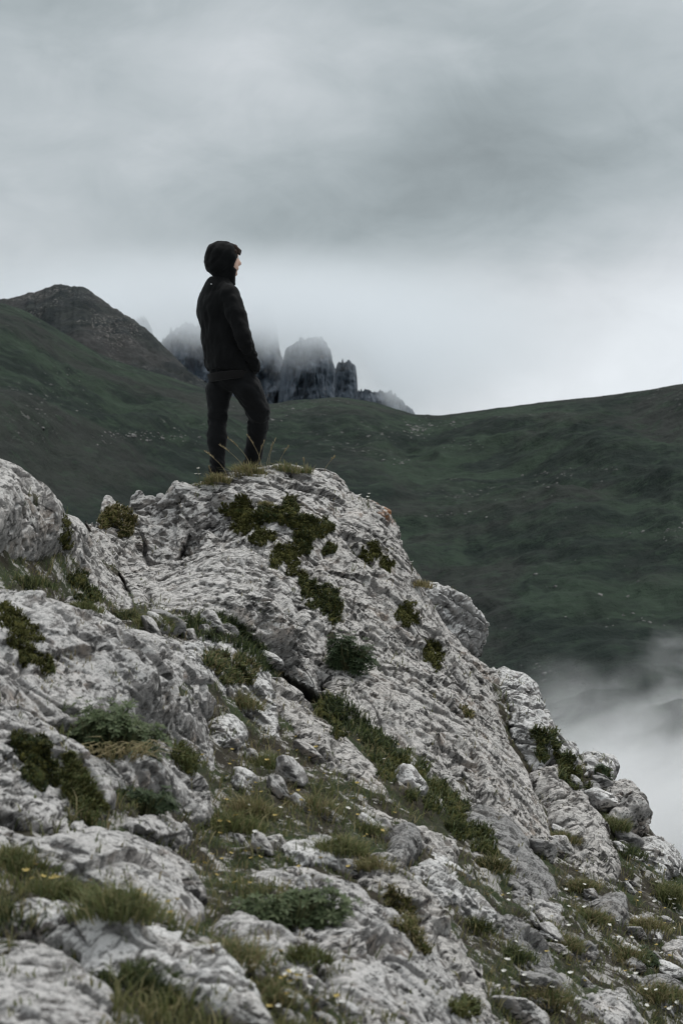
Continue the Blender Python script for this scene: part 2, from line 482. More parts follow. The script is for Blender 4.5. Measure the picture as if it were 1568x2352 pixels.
# ------------------------------------------------------------------ the hillside we stand on
DEPTH = [(-600, 950, 10.5), (-600, 1400, 7.5), (-600, 1900, 5.4), (-600, 2352, 4.2), (-600, 2800, 3.6),
         (0, 1040, 10.6), (170, 1160, 11.4), (205, 1175, 13.4), (328, 1420, 11.0), (0, 1290, 9.7), (430, 1120, 14.0),
         (640, 1068, 14.5), (800, 1140, 14.5), (500, 1300, 13.1), (770, 1440, 12.7), (340, 1390, 12.0), (630, 1530, 11.9), (720, 1600, 11.8),
         (910, 1200, 14.6), (1000, 1340, 14.5), (1120, 1490, 14.3), (1240, 1590, 14.1), (1000, 1600, 12.9), (1290, 1960, 12.0), (900, 1710, 11.6),
         (1100, 1880, 11.3), (1340, 1700, 13.9), (1500, 1850, 13.6), (1568, 1990, 13.2), (1400, 2050, 11.4), (1568, 2352, 9.6), (1200, 2352, 7.9), (1200, 2150, 9.4),
         (400, 1450, 10.9), (500, 1700, 9.8), (700, 1800, 9.6), (700, 1950, 8.3), (550, 1900, 8.5), (0, 1370, 9.0), (400, 1540, 9.6),
         (0, 1860, 7.1), (0, 2000, 6.4), (300, 2000, 6.9), (470, 2080, 6.9), (0, 2352, 4.9), (300, 2352, 5.1), (600, 2352, 5.5), (900, 2352, 6.3),
         (640, 2150, 6.7), (900, 2100, 7.7), (0, 2800, 3.9), (600, 2800, 4.2), (1200, 2800, 5.0), (1568, 2800, 6.0), (2100, 2800, 7.0), (2100, 2450, 10.5), (2100, 2250, 13.5)]
_dm = np.array(DEPTH)
DEP = TPS(_dm[:, :2], np.log(_dm[:, 2]), 1e-3)


def depth(u, v):
    return np.exp(DEP(np.stack([np.asarray(u, float).ravel(), np.asarray(v, float).ravel()], -1)))


VTOP = catmull([(-700, 1010), (-130, 1030), (0, 1085), (205, 1215), (350, 1170), (500, 1130), (750, 1130), (900, 1250), (1000, 1400), (1110, 1545), (1240, 1640), (1340, 1738), (1440, 1850), (1500, 1915), (1568, 2002), (1750, 2160), (2200, 2520)], 8, False)


def hillside():
    nc, nr = 430, 320
    u = np.linspace(-600, 2100, nc); vt = np.interp(u, VTOP[:, 0], VTOP[:, 1])
    w = np.linspace(0, 1, nr)
    U = np.broadcast_to(u, (nr, nc)); V = vt[None] + (2780 - vt[None]) * w[:, None]
    D = depth(U, V).reshape(nr, nc) + 0.10
    D = D + 1.0 * np.exp(-((U - 695) / 46) ** 2 - ((V - 1588) / 28) ** 2)      # hollow under the domed face
    front = P(U, V, D)
    rows = []
    for k in range(24, 0, -1):                   # the far side of the ridge falls away into the valley
        t = k / 24.0; e = front[0].copy(); e[:, 1] += 14 * t ** 1.5 + 0.35 * t; e[:, 2] -= 14 * t ** 2.0 + 0.25 * t
        rows.append(e)
    G = np.concatenate([np.array(rows), front], 0)
    v = G.reshape(-1, 3).astype(np.float32); f = grid_faces(*G.shape[:2])[:, ::-1]
    n = vnormals(v, f); n *= np.where((n[:, 1] > 0.2) & (n[:, 2] < 0), -1, 1)[:, None]
    v = v + n * (fbm(v / 0.5, 4, 7) * 0.06 + fbm(v / 0.10, 3, 9) * 0.022)[:, None]
    return v.astype(np.float32), f


def soil_material():
    m, g = new_mat('thin_soil')
    t = g.n('ShaderNodeTexCoord').outputs['Object']
    a = g.noise(t, 2.2, 6, 0.65); b = g.noise(t, 17, 6, 0.7); c = g.noise(t, 60, 3, 0.6)
    col = g.mix(g.smooth(a, 0.42, 0.6), (0.030, 0.026, 0.019), (0.028, 0.040, 0.016))
    col = g.mix(g.smooth(b, 0.50, 0.66), col, (0.085, 0.078, 0.060))
    col = g.mix(g.smooth(c, 0.55, 0.75), col, (0.018, 0.018, 0.012))
    col = g.mix(g.smooth(g.noise(t, 6, 7, 0.75, 0.4), 0.54, 0.58), col, (0.30, 0.29, 0.275))
    bump = g.n('ShaderNodeBump', {'Strength': 0.9, 'Distance': 0.02}); m.node_tree.links.new(b, bump.inputs['Height'])
    return finish(m, g, col, 0.95, bump.outputs[0], 0.15)


M_SOIL = soil_material()
hv, hf = hillside()
HILLSIDE = tag(link('hillside', np_mesh('hillside', hv, hf), M_SOIL), kind='structure')


# ------------------------------------------------------------------ limestone
def rock_material(name, ang, tint=(1, 1, 1), bright=1.0, lichen=0.75, warm=0.5, stretch=1.6, pit=1.0):
    m, g = new_mat(name)
    t = g.n('ShaderNodeTexCoord').outputs['Object']
    st = g.mapping(g.mapping(t, (0, 0, 0), (0, R(ang), 0)), (0, 0, 0), (0, 0, 0), (1 / stretch, 1, 1))
    sc = lambda c: tuple(x * y * bright * 0.90 for x, y in zip(c, tint))
    n1 = g.noise(st, 1.6, 6, 0.62, 0.3); n2 = g.noise(st, 7.0, 8, 0.68, 0.4); n3 = g.noise(st, 30.0, 6, 0.7)
    col = g.mix(g.smooth(n1, 0.36, 0.62), sc((0.180, 0.172, 0.166)), sc((0.375, 0.362, 0.349)))
    col = g.mix(g.math('MULTIPLY', g.smooth(g.noise(t, 3.3, 5, 0.6, 0.3), 0.52, 0.66), warm), col, sc((0.47, 0.385, 0.32)))
    col = g.mix(g.math('MULTIPLY', g.smooth(n2, 0.46, 0.34), 0.75), col, sc((0.16, 0.155, 0.150)))
    # broad weathering: water stains that run down the fall line, brown earth stain
    stn = g.noise(g.mapping(t, (3, 8, 1), (0, R(ang - 55), 0), (1.0, 1.0, 0.32)), 2.6, 5, 0.6, 0.5)
    col = g.mix(g.math('MULTIPLY', g.smooth(stn, 0.52, 0.66), 0.55), col, sc((0.115, 0.112, 0.108)))
    col = g.mix(g.math('MULTIPLY', g.smooth(g.noise(t, 5.2, 6, 0.7, 0.4), 0.60, 0.70), warm * .8), col, sc((0.27, 0.185, 0.125)))
    # grey-white crustose lichen, plus a painted brightening of rock facing the sky
    nz = g.n('ShaderNodeSeparateXYZ'); m.node_tree.links.new(g.n('ShaderNodeNewGeometry').outputs['Normal'], nz.inputs[0])
    up = g.smooth(nz.outputs[2], -0.1, 0.75)
    wl = g.smooth(g.math('ADD', g.noise(st, 11.0, 6, 0.66, 0.5), g.math('MULTIPLY', up, 0.22)), 0.60, 0.67)
    col = g.mix(g.math('MULTIPLY', wl, lichen), col, sc((0.70, 0.692, 0.675)))
    # black lichen specks, solution holes with their shade painted dark, hairline cracks
    msk = g.smooth(g.noise(t, 1.9, 4, 0.6), 0.38, 0.60)
    st2 = g.mapping(st, (0, 0, 0), (0, 0, 0), (0.8, 1, 1.5))
    bl = g.smooth(g.math('ADD', g.noise(st2, 17.0, 9, 0.76, 0.35), g.math('MULTIPLY', msk, 0.045)), 0.572, 0.600)
    col = g.mix(g.math('MULTIPLY', bl, g.math('ADD', g.math('MULTIPLY', msk, 0.78), 0.20)), col, (0.022, 0.021, 0.019))
    sp = g.smooth(g.noise(st, 62.0, 5, 0.74, 0.2), 0.548 + 0.02 / pit, 0.590)
    msk2 = g.smooth(g.noise(t, 2.7, 5, 0.65), 0.42, 0.58)
    col = g.mix(g.math('MULTIPLY', sp, g.math('ADD', g.math('MULTIPLY', msk2, 0.62), 0.22)), col, (0.035, 0.033, 0.030))
    vw = g.n('ShaderNodeVectorMath', operation='ADD'); m.node_tree.links.new(st, vw.inputs[0])
    nv = g.n('ShaderNodeTexNoise'); m.node_tree.links.new(st, nv.inputs['Vector']); nv.inputs['Scale'].default_value = 6.0; nv.inputs['Detail'].default_value = 4
    sv = g.n('ShaderNodeVectorMath', operation='SCALE'); m.node_tree.links.new(nv.outputs['Color'], sv.inputs[0]); sv.inputs['Scale'].default_value = 0.16
    m.node_tree.links.new(sv.outputs[0], vw.inputs[1])
    ck = g.voronoi(vw.outputs[0], 4.2, 'DISTANCE_TO_EDGE', 0)
    ckm = g.math('MULTIPLY', g.smooth(ck, 0.022, 0.006), g.smooth(g.noise(t, 3.1, 3, 0.5), 0.46, 0.60))
    col = g.mix(g.math('MULTIPLY', ckm, 0.85), col, (0.028, 0.026, 0.024))
    col = g.mix(g.math('MULTIPLY', g.smooth(n3, 0.38, 0.66), 0.22), col, sc((0.56, 0.55, 0.53)))
    if name == 'limestone_steep':              # patch of orange lichen on the upper edge of the slab
        ps = g.n('ShaderNodeNewGeometry').outputs['Position']
        for (u_, v_, r_) in ((872, 1180, .16), (1500, 2190, .3)):
            dn = g.n('ShaderNodeVectorMath', operation='DISTANCE'); m.node_tree.links.new(ps, dn.inputs[0]); dn.inputs[1].default_value = P(u_, v_, 14.45)
            ol = g.math('MULTIPLY', g.smooth(dn.outputs['Value'], r_, r_ * .4), g.smooth(n2, 0.50, 0.56))
            col = g.mix(g.math('MULTIPLY', ol, 0.85), col, (0.33, 0.13, 0.035))
    h = g.math('ADD', g.math('MULTIPLY', n2, 1.0), g.math('MULTIPLY', n3, 0.42))
    h = g.math('SUBTRACT', h, g.math('MULTIPLY', g.math('ADD', g.math('ADD', bl, ckm), g.math('MULTIPLY', sp, 0.5)), 0.30))
    bump = g.n('ShaderNodeBump', {'Strength': 1.0, 'Distance': 0.05}); m.node_tree.links.new(h, bump.inputs['Height'])
    return finish(m, g, col, 0.92, bump.outputs[0], 0.2)


M_FACE = rock_material('limestone', 28, tint=(1.0, 0.985, 0.97), bright=1.04)
M_STEEP = rock_material('limestone_steep', 50, tint=(1.0, 0.975, 0.95), bright=0.98, warm=0.6)
M_PALE = rock_material('limestone_pale', 35, bright=1.12, lichen=0.9, warm=0.4)
M_NEAR = rock_material('limestone_near', 32, tint=(1.0, 0.99, 0.985), bright=1.0, warm=0.6, stretch=1.7)
M_DARK = rock_material('limestone_dark', 45, bright=0.72, lichen=0.5, warm=0.3, pit=1.3)
ROCKS = []


def rock_relief(p, n, ang, seed, s=1.0, pits=1.0, ledge=1.0):
    """height of broken limestone: leaning ledges, blocks parted by joints, solution pits and grain"""
    ca, sa = math.cos(R(ang)), math.sin(R(ang))
    # q: x along the bedding seen from the front (down to the right), z across it
    q = np.stack([p[:, 0] * ca - p[:, 2] * sa, p[:, 1], p[:, 0] * sa + p[:, 2] * ca], -1).astype(np.float32)
    wq = q + np.stack([fbm(q / (0.5 * s), 3, seed + 1), fbm(q / (0.5 * s), 3, seed + 2), fbm(q / (0.5 * s), 3, seed + 3)], -1) * 0.07 * s
    st = np.array([0.40, 1.0, 1.0], np.float32)
    h = fbm(q * st / (0.95 * s), 2, seed + 4) * 0.07 * s
    m = sstep(fbm(q * st / (0.9 * s), 2, seed + 8), -0.25, 0.35)
    # ledges along the bedding: each bed swells slowly and breaks off sharply, some far more than others
    for per, amp, sdd in ((0.36, 0.120, 6), (0.13, 0.020, 7)):
        c = wq[:, 2] / (per * s) + fbm(q * np.array([0.25, 1, 0.6], np.float32) / (0.7 * s), 2, seed + sdd) * 0.55
        fl = np.floor(c); saw = c - fl; z0 = np.zeros(len(c), np.int64)
        hh = (_hash(fl.astype(np.int64) + 900, z0, z0, seed + sdd) & np.uint32(255)).astype(np.float32) / 255
        along = sstep(fbm(q * np.array([0.5, 1, 1], np.float32) / (0.55 * s) + fl[:, None] * 3.1, 2, seed + sdd + 40), -0.35, 0.25)
        edge = 0.07
        prof = np.where(saw < 1 - edge, (saw / (1 - edge)) ** 1.6, (1 - saw) / edge)
        h += (prof - 0.4) * amp * s * ledge * (0.15 + 0.85 * hh) * along
    h += ridged(wq * np.array([0.16, 1, 1], np.float32) / (0.12 * s), 3, seed + 9, 0.5) * 0.005 * s
    # broken faces: each block has its own tilt, joints between some of them
    f1, f2, cid = worley(wq * np.array([0.50, 0.8, 0.9], np.float32) / (0.62 * s), seed + 10)
    h += worley.off * 0.16 * s + (cid - 0.5) * 0.025 * s
    f1, f2, cid = worley(wq * np.array([0.42, 0.8, 1.0], np.float32) / (0.24 * s), seed + 11)
    h += worley.off * 0.060 * s + (cid - 0.5) * 0.008 * s - 0.030 * s * sstep(f2 - f1, 0.055, 0.0) * sstep(cid, 0.45, 0.6)
    f1, f2, cid = worley(wq * np.array([0.45, 0.8, 1.0], np.float32) / (0.095 * s), seed + 13)
    h += worley.off * 0.020 * s * (0.15 + 0.85 * m)
    f1, f2, cid = worley(wq * np.array([0.5, 0.8, 1.0], np.float32) / 0.042, seed + 14)
    h += (worley.off * 0.014 + (cid - 0.5) * 0.004) * (0.4 + 0.6 * m)
    # long open joints
    r = 1 - np.abs(perlin(wq * np.array([0.30, 1, 1], np.float32) / (0.40 * s), seed + 15)) * 2
    h -= 0.10 * s * sstep(r, 0.94, 0.998) * sstep(m, 0.0, 0.5)
    # solution pits, in drifts
    pm = sstep(fbm(p / 0.30, 2, seed + 23), -0.35, 0.45)
    f1, f2, cid = worley(wq * np.array([0.40, 0.8, 1.2], np.float32) / 0.070, seed + 21)
    h -= 0.050 * pits * sstep(f1, 0.46, 0.24) * sstep(cid, 0.48, 0.54) * (0.25 + 0.75 * pm)
    g1 = fbm(wq * np.array([0.5, 1, 1], np.float32) / 0.062, 3, seed + 25, 0.62)
    h += g1 * 0.008 - 0.022 * pits * sstep(g1, -0.28, -0.60)
    return h


def rock(label, outline, bulge=(), mat=None, ang=45, seed=1, px=1.0, rim=0.06, rimw=0.08, back=None, deep=0.45, pits=1.0, ledge=1.0, s=1.0,
         name='rock_outcrop', cat='rock', group='limestone outcrops on the slope', lift=0.03, hold=0.75):
    """a body of rock: its outline lies on the slope, its face swells out of it and its sides run back into the ground"""
    ol = np.array([(x[0], x[1]) for x in outline], float); od = np.array([x[2] if len(x) > 2 else 0.0 for x in outline])
    dd = depth(ol[:, 0], ol[:, 1]) + od - lift
    bl = np.array(bulge, float).reshape(-1, 3)
    pts = P(ol[:, 0], ol[:, 1], dd)
    if len(bl):
        pts = np.concatenate([pts, P(bl[:, 0], bl[:, 1], depth(bl[:, 0], bl[:, 1]) + bl[:, 2] - lift)])
    c = pts.mean(0); _, _, vt = np.linalg.svd(pts - c); n = vt[2]
    if n @ np.array([0, -0.6, 0.8]) < 0: n = -n
    e1 = np.cross(n, [0, 0, 1.0]); e1 /= np.linalg.norm(e1); e1 = -e1 if e1[0] < 0 else e1; e2 = np.cross(e1, n); e2 = -e2 if e2[2] < 0 else e2
    st = np.stack([(pts - c) @ e1, (pts - c) @ e2], -1); hh = (pts - c) @ n
    tp = TPS(st, hh, 2e-3)
    poly = catmull(st[:len(ol)], 6)
    step = px * 0.00052 * dd.mean()
    margin = 13 * step
    lo, hi = poly.min(0) - margin, poly.max(0) + margin
    gx = np.arange(lo[0], hi[0], step); gy = np.arange(lo[1], hi[1], step)
    GX, GY = np.meshgrid(gx, gy); x = np.stack([GX.ravel(), GY.ravel()], -1)
    # a rough outline
    wob = np.stack([fbm(np.c_[x / 0.22, x[:, :1] * 0 + seed], 4, seed + 31, 0.6), fbm(np.c_[x / 0.22, x[:, :1] * 0 + seed], 4, seed + 32, 0.6)], -1) * 0.035 * min(s, 1.3)
    sd, seg, fr = poly_sd(x + wob, poly)
    keep = sd > -11 * step
    a = poly[seg]; b = np.roll(poly, -1, 0)[seg]; cl = a + (b - a) * fr[:, None]
    xin = np.where((sd < 0)[:, None], cl - wob, x)
    h = tp(xin); h -= rim * (1 - np.sqrt(np.clip(1 - (1 - np.clip(sd / rimw, 0, 1)) ** 2, 0, 1)))
    pos = c + xin[:, :1] * e1 + xin[:, 1:] * e2 + h[:, None] * n
    tb = np.clip(-sd / (11 * step), 0, 1)
    bk = -n if back is None else np.array(back, float)
    pos = pos + (tb ** 1.15)[:, None] * deep * bk + np.stack([0 * tb, 0 * tb, -deep * 0.5 * tb ** 2], -1)
    idx = np.full(len(x), -1); idx[keep] = np.arange(keep.sum())
    f = grid_faces(len(gy), len(gx)); f = f[(idx[f] >= 0).all(1)]; f = idx[f]
    v = pos[keep].astype(np.float32); nn = vnormals(v, f)
    if (nn * n).sum() < 0: f = f[:, ::-1]; nn = -nn
    rel = rock_relief(v + np.float32(seed * 3.7), nn, ang, seed, s, pits, ledge)
    fade = (1 - 0.6 * tb[keep]) * (hold + (1 - hold) * sstep(sd[keep], 0.0, 0.26 * s))
    v = v + nn * (rel * fade)[:, None].astype(np.float32)
    base = np.array([c[0], c[1] + 0.2, v[:, 2].min()])
    me = np_mesh(name, v - base, f)
    o = tag(link(name, me, mat or M_FACE, loc=base), label, cat, group)
    ROCKS.append((o, v, f))
    return o


# main outcrop
rock('broad domed limestone face directly under the standing person',
     [(205, 1175), (240, 1158), (285, 1138), (330, 1127), (380, 1118), (430, 1104), (470, 1090), (510, 1077), (545, 1069), (590, 1064), (640, 1061), (700, 1067), (750, 1077), (785, 1095), (802, 1130), (800, 1180, .0),
      (775, 1250), (735, 1310), (722, 1345), (745, 1390), (768, 1430), (762, 1480), (755, 1535), (742, 1572), (716, 1566), (672, 1540), (635, 1518), (600, 1496), (550, 1455), (480, 1428), (410, 1412), (345, 1405), (322, 1385), (300, 1340), (262, 1290), (225, 1240), (205, 1200)],
     [(400, 1200, -.05), (550, 1180, -.05), (680, 1180, -.1), (500, 1300, -.28), (620, 1330, -.30), (400, 1330, -.22), (560, 1410, -.40), (660, 1450, -.42), (710, 1540, -.25), (640, 1250, -.15)],
     M_FACE, 24, 3, 0.85, rim=0.10, rimw=0.12, back=(0, 1.0, -0.10), deep=1.3, pits=1.2, hold=.4)
rock('long steep limestone slab falling right of the mossy cleft',
     [(795, 1125), (820, 1140), (850, 1155), (885, 1170), (908, 1195), (922, 1240), (940, 1290), (965, 1330), (1000, 1400), (1045, 1465), (1090, 1505), (1140, 1535), (1175, 1560), (1150, 1610), (1180, 1700), (1225, 1780), (1255, 1850), (1285, 1960), (1240, 1990), (1190, 1950), (1150, 1880), (1090, 1860), (1040, 1800), (970, 1770), (900, 1710), (830, 1650), (772, 1625), (752, 1560), (748, 1480), (755, 1420), (712, 1340), (730, 1300), (770, 1230)],
     [(870, 1250, -.05), (850, 1400, -.15), (950, 1500, -.2), (870, 1600, -.25), (1000, 1650, -.25), (1100, 1700, -.25), (1150, 1820, -.2), (960, 1390, -.08)],
     M_STEEP, 52, 7, 0.85, rim=0.08, rimw=0.10, deep=1.0, back=(.15,1,-.3), hold=.5)
rock('rounded boulder jutting over the skyline halfway down the right edge',
     [(965, 1338), (985, 1328), (1010, 1334), (1040, 1352), (1070, 1378), (1105, 1398), (1122, 1432), (1126, 1465), (1112, 1492), (1085, 1485), (1060, 1470), (1030, 1435), (1000, 1405), (975, 1370)],
     [(1050, 1410, -.26), (1090, 1445, -.26)], M_PALE, 40, 12, 0.8, rim=0.14, rimw=0.10, deep=0.6, s=0.6, back=(0.1, 1, -.3), name='boulder', cat='boulder', group='boulders along the ridge edge', lift=0.06)
rock('stepped grey crag on the skyline below the jutting boulder',
     [(1130, 1540), (1155, 1522), (1190, 1538), (1225, 1560), (1248, 1590), (1262, 1640), (1285, 1690), (1325, 1715), (1310, 1750), (1275, 1740), (1245, 1770), (1215, 1720), (1180, 1670), (1155, 1610)],
     [(1210, 1620, -.22), (1250, 1690, -.2)], M_PALE, 48, 15, 0.8, s=0.75, rim=0.10, rimw=0.10, deep=0.8, back=(.1,1,-.3))
rock('lichen pitted slab leaning right of the ribbon of grass below the crag',
     [(1240, 1770), (1275, 1760), (1320, 1790), (1350, 1830), (1380, 1890), (1400, 1950), (1410, 2010), (1380, 2020), (1330, 1990), (1290, 1930), (1265, 1850)],
     [(1320, 1880, -.22), (1360, 1950, -.2)], M_STEEP, 58, 17, 0.85, rim=0.06)
# left side
rock('tall smooth limestone shoulder at the left edge of the picture',
     [(-140, 1030, .2), (-90, 1012, .1), (-50, 1024), (0, 1040), (50, 1056), (85, 1080), (115, 1105), (150, 1138), (180, 1170), (212, 1200), (250, 1250), (285, 1300), (310, 1350), (328, 1400), (322, 1425), (290, 1410), (240, 1385), (190, 1340), (130, 1300), (60, 1275), (0, 1262), (-70, 1262), (-140, 1270)],
     [(40, 1130, -.15), (120, 1200, -.28), (200, 1270, -.20), (270, 1350, -.14), (0, 1200, -.2), (-90, 1130, -.12)],
     M_FACE, 55, 22, 0.9, rim=0.10, rimw=0.15, deep=1.0, back=(0, 1, -.15), ledge=.55, s=.8, pits=1.1, hold=.4)
rock('weathered slab under the shrubby ledge at left, scored by a mossy groove',
     [(-140, 1370), (-90, 1352), (0, 1350), (70, 1362), (130, 1390), (190, 1410), (240, 1448), (300, 1478), (370, 1505), (420, 1545), (450, 1590), (480, 1640), (500, 1700), (515, 1790), (500, 1815), (455, 1760), (400, 1700), (330, 1650), (230, 1640), (140, 1640), (60, 1640), (-80, 1640), (-140, 1650)],
     [(60, 1480, -.15), (200, 1540, -.28), (330, 1580, -.28), (430, 1660, -.2), (-100, 1500, -.1)],
     M_NEAR, 40, 25, 0.95, rim=0.05, rimw=0.09)
rock('hollowed rock below the big leafy shrub at left',
     [(-140, 1660), (-80, 1640), (0, 1600), (60, 1625), (120, 1680), (190, 1720), (270, 1720), (350, 1680), (400, 1720), (450, 1790), (490, 1860), (470, 1872), (420, 1845), (350, 1830), (290, 1830), (240, 1880), (200, 1915), (140, 1900), (60, 1880), (0, 1860), (-80, 1855), (-140, 1850)],
     [(40, 1720, -.2), (120, 1800, -.12), (230, 1780, -.2), (380, 1780, -.26), (330, 1740, -.25)],
     M_NEAR, 45, 29, 0.95, rim=0.05, rimw=0.08)
rock('pale sloping slab lower left between two bands of grass',
     [(-150, 1905), (-90, 1890), (0, 1880), (50, 1905), (110, 1925), (180, 1915), (240, 1905), (300, 1912), (360, 1915), (400, 1945), (430, 2000), (462, 2050), (470, 2085), (430, 2100), (380, 2112), (310, 2075), (240, 2030), (170, 2005), (90, 1985), (30, 1945), (-80, 1952), (-150, 1958)],
     [(200, 1960, -.14), (330, 1990, -.2), (400, 2050, -.16), (80, 1940, -.08)],
     M_NEAR, 25, 33, 0.95, rim=0.05, rimw=0.09)
rock('long whitish ledge near the bottom left corner',
     [(20, 2090), (60, 2085), (130, 2100), (200, 2115), (290, 2140), (370, 2150), (430, 2175), (490, 2215), (540, 2262), (570, 2300), (520, 2310), (450, 2285), (380, 2260), (300, 2235), (220, 2215), (180, 2170), (110, 2135), (50, 2115)],
     [(200, 2150, -.10), (330, 2190, -.14), (450, 2235, -.12)], M_PALE, 22, 37, 1.0, rim=0.05, rimw=0.08)
rock('blurred grey rock filling the bottom left corner',
     [(-200, 2190), (-90, 2170), (0, 2160), (90, 2165), (150, 2190), (210, 2240), (260, 2290), (310, 2345), (360, 2420), (400, 2600), (0, 2650), (-200, 2600)],
     [(50, 2260, -.14), (150, 2320, -.14), (100, 2450, -.1)], M_NEAR, 40, 41, 1.1, rim=0.05, rimw=0.09)
rock('broken grey blocks stepping down between the left shoulder and the flat slab',
     [(150, 1372), (200, 1372), (245, 1395), (300, 1440), (345, 1460), (395, 1490), (430, 1530), (440, 1560), (400, 1540), (340, 1505), (280, 1470), (215, 1430)],
     [(250, 1420, -.12), (350, 1485, -.12)], M_NEAR, 42, 121, 0.9, rim=0.08, rimw=0.08, s=0.6)
rock('low pitted rock under the golden moss in the dip',
     [(195, 1182), (225, 1166), (262, 1150), (300, 1137), (340, 1124), (390, 1113), (440, 1103), (485, 1110), (480, 1190), (400, 1290), (338, 1390), (310, 1380), (270, 1310), (230, 1250), (200, 1215)],
     [(290, 1210, -.08), (320, 1280, -.10), (380, 1180, -.05)], M_FACE, 24, 124, 0.9, rim=0.05, lift=0.03, back=(0, 1, -.1), deep=1.0, ledge=.35, pits=1.3, hold=.2)
rock('narrow grey rib left of the flat slab',
     [(340, 1480), (385, 1470), (420, 1500), (455, 1560), (500, 1610), (490, 1640), (450, 1600), (400, 1550), (355, 1510)],
     [(420, 1540, -.10)], M_NEAR, 48, 127, 0.9, rim=0.07, s=0.7)
rock('pale rock breaking the turf left of the white topped boulder',
     [(640, 1940), (690, 1925), (760, 1935), (810, 1955), (850, 1985), (810, 1990), (740, 1970), (680, 1965)],
     [(740, 1950, -.07)], M_PALE, 25, 130, 0.9, rim=0.05, rimw=0.06, s=0.5)
rock('small ribs of rock in the turf below the big leafy shrub',
     [(300, 1880), (350, 1870), (420, 1880), (450, 1905), (420, 1925), (360, 1915), (310, 1905)],
     [(370, 1895, -.07)], M_NEAR, 25, 133, 0.9, rim=0.05, rimw=0.06, s=0.5)
rock('grey rock strip between the rosette shrub and the bottom tufts',
     [(500, 2110), (550, 2105), (620, 2135), (690, 2180), (750, 2240), (790, 2310), (760, 2330), (700, 2270), (630, 2210), (560, 2160)],
     [(630, 2170, -.09), (710, 2250, -.09)], M_NEAR, 40, 136, 0.95, rim=0.06, rimw=0.07, s=0.7)
# middle
rock('flat slab ringed by grass below the domed face',
     [(435, 1478), (470, 1462), (520, 1472), (565, 1490), (600, 1530), (622, 1575), (650, 1640), (655, 1690), (620, 1680), (600, 1640), (560, 1610), (510, 1590), (470, 1550), (445, 1510)],
     [(540, 1540, -.12), (600, 1610, -.10)], M_PALE, 45, 45, 0.9, rim=0.06)
rock('narrow slanting slab below the dark hollow',
     [(600, 1560), (648, 1578), (700, 1614), (748, 1648), (790, 1680), (840, 1735), (885, 1790), (920, 1845), (965, 1890), (1010, 1915), (1050, 1945), (1040, 1985), (990, 1950), (940, 1930), (900, 1890), (850, 1850), (810, 1800), (760, 1740), (700, 1700), (650, 1650), (615, 1600)],
     [(720, 1660, -.16), (830, 1770, -.14), (950, 1900, -.12)], M_STEEP, 50, 49, 0.9, rim=0.10, rimw=0.10)
rock('small blunt rock with white lichen cap in the grass right of the left slab',
     [(495, 1640), (530, 1628), (562, 1632), (572, 1665), (580, 1705), (555, 1722), (520, 1712), (500, 1680)],
     [(540, 1670, -.16)], M_PALE, 30, 53, 0.8, rim=0.10, rimw=0.08, s=0.6, deep=0.4, name='boulder', cat='boulder', group='boulders along the ridge edge')
rock('dark ribbed rock standing left of the white topped boulder',
     [(890, 1945), (915, 1885), (945, 1885), (970, 1920), (965, 1950), (935, 1975), (905, 1990)],
     [(930, 1930, -.18)], M_DARK, 70, 57, 0.85, rim=0.1, rimw=0.08, s=0.7, deep=0.5, name='boulder', cat='boulder', group='boulders along the ridge edge')
rock('white topped boulder in the lower middle, grey underneath',
     [(935, 1990), (960, 1960), (985, 1925), (1030, 1930), (1065, 1965), (1085, 2010), (1110, 2060), (1140, 2105), (1150, 2130), (1110, 2115), (1060, 2100), (1000, 2075), (945, 2045), (925, 2020)],
     [(1010, 1990, -.34), (1060, 2050, -.34), (980, 2030, -.28)], M_PALE, 38, 61, 0.85, rim=0.16, rimw=0.12, name='boulder', cat='boulder', group='boulders along the ridge edge')
rock('dark knobbly rock under the foot of the long slab',
     [(1080, 1860), (1130, 1850), (1180, 1890), (1215, 1930), (1240, 1990), (1270, 2060), (1255, 2100), (1210, 2080), (1160, 2010), (1120, 1950), (1090, 1900)],
     [(1160, 1940, -.16), (1220, 2030, -.16)], M_DARK, 50, 65, 0.9, rim=0.06)
rock('wide grey slab with black streaks at the bottom middle',
     [(560, 2030), (610, 1995), (660, 1980), (720, 1985), (780, 2010), (830, 2040), (870, 2075), (920, 2090), (965, 2125), (1000, 2180), (1040, 2240), (1080, 2300), (1120, 2370), (1150, 2480), (900, 2500), (830, 2400), (790, 2290), (770, 2230), (720, 2170), (660, 2120), (600, 2075)],
     [(700, 2060, -.12), (830, 2150, -.24), (930, 2240, -.24), (1000, 2340, -.2), (780, 2110, -.18)],
     M_NEAR, 48, 69, 0.95, rim=0.06, rimw=0.09)
rock('tilted slab rising beside the streaked slab at the bottom',
     [(820, 2000), (880, 1998), (930, 2040), (985, 2075), (1030, 2120), (1065, 2180), (1100, 2250), (1140, 2320), (1180, 2400), (1150, 2420), (1100, 2350), (1050, 2260), (1010, 2190), (975, 2130), (920, 2080), (860, 2040)],
     [(980, 2100, -.14), (1060, 2210, -.14)], M_STEEP, 55, 73, 0.95, rim=0.10, rimw=0.08)
rock('thin ribbed strip of bedrock slanting to the lower right',
     [(1080, 2010), (1120, 2040), (1170, 2100), (1215, 2150), (1270, 2200), (1320, 2250), (1370, 2300), (1400, 2345), (1370, 2350), (1310, 2300), (1250, 2250), (1200, 2200), (1150, 2140), (1110, 2080)],
     [(1200, 2150, -.10), (1300, 2255, -.10)], M_DARK, 48, 77, 0.95, rim=0.08, rimw=0.07, ledge=1.8, s=0.7)
rock('white rock poking out at the bottom edge',
     [(900, 2330), (940, 2310), (1000, 2320), (1050, 2340), (1080, 2380), (1050, 2450), (950, 2450), (905, 2400)],
     [(980, 2360, -.16)], M_PALE, 30, 81, 1.0, rim=0.1, rimw=0.08, s=0.7, lift=0.12)
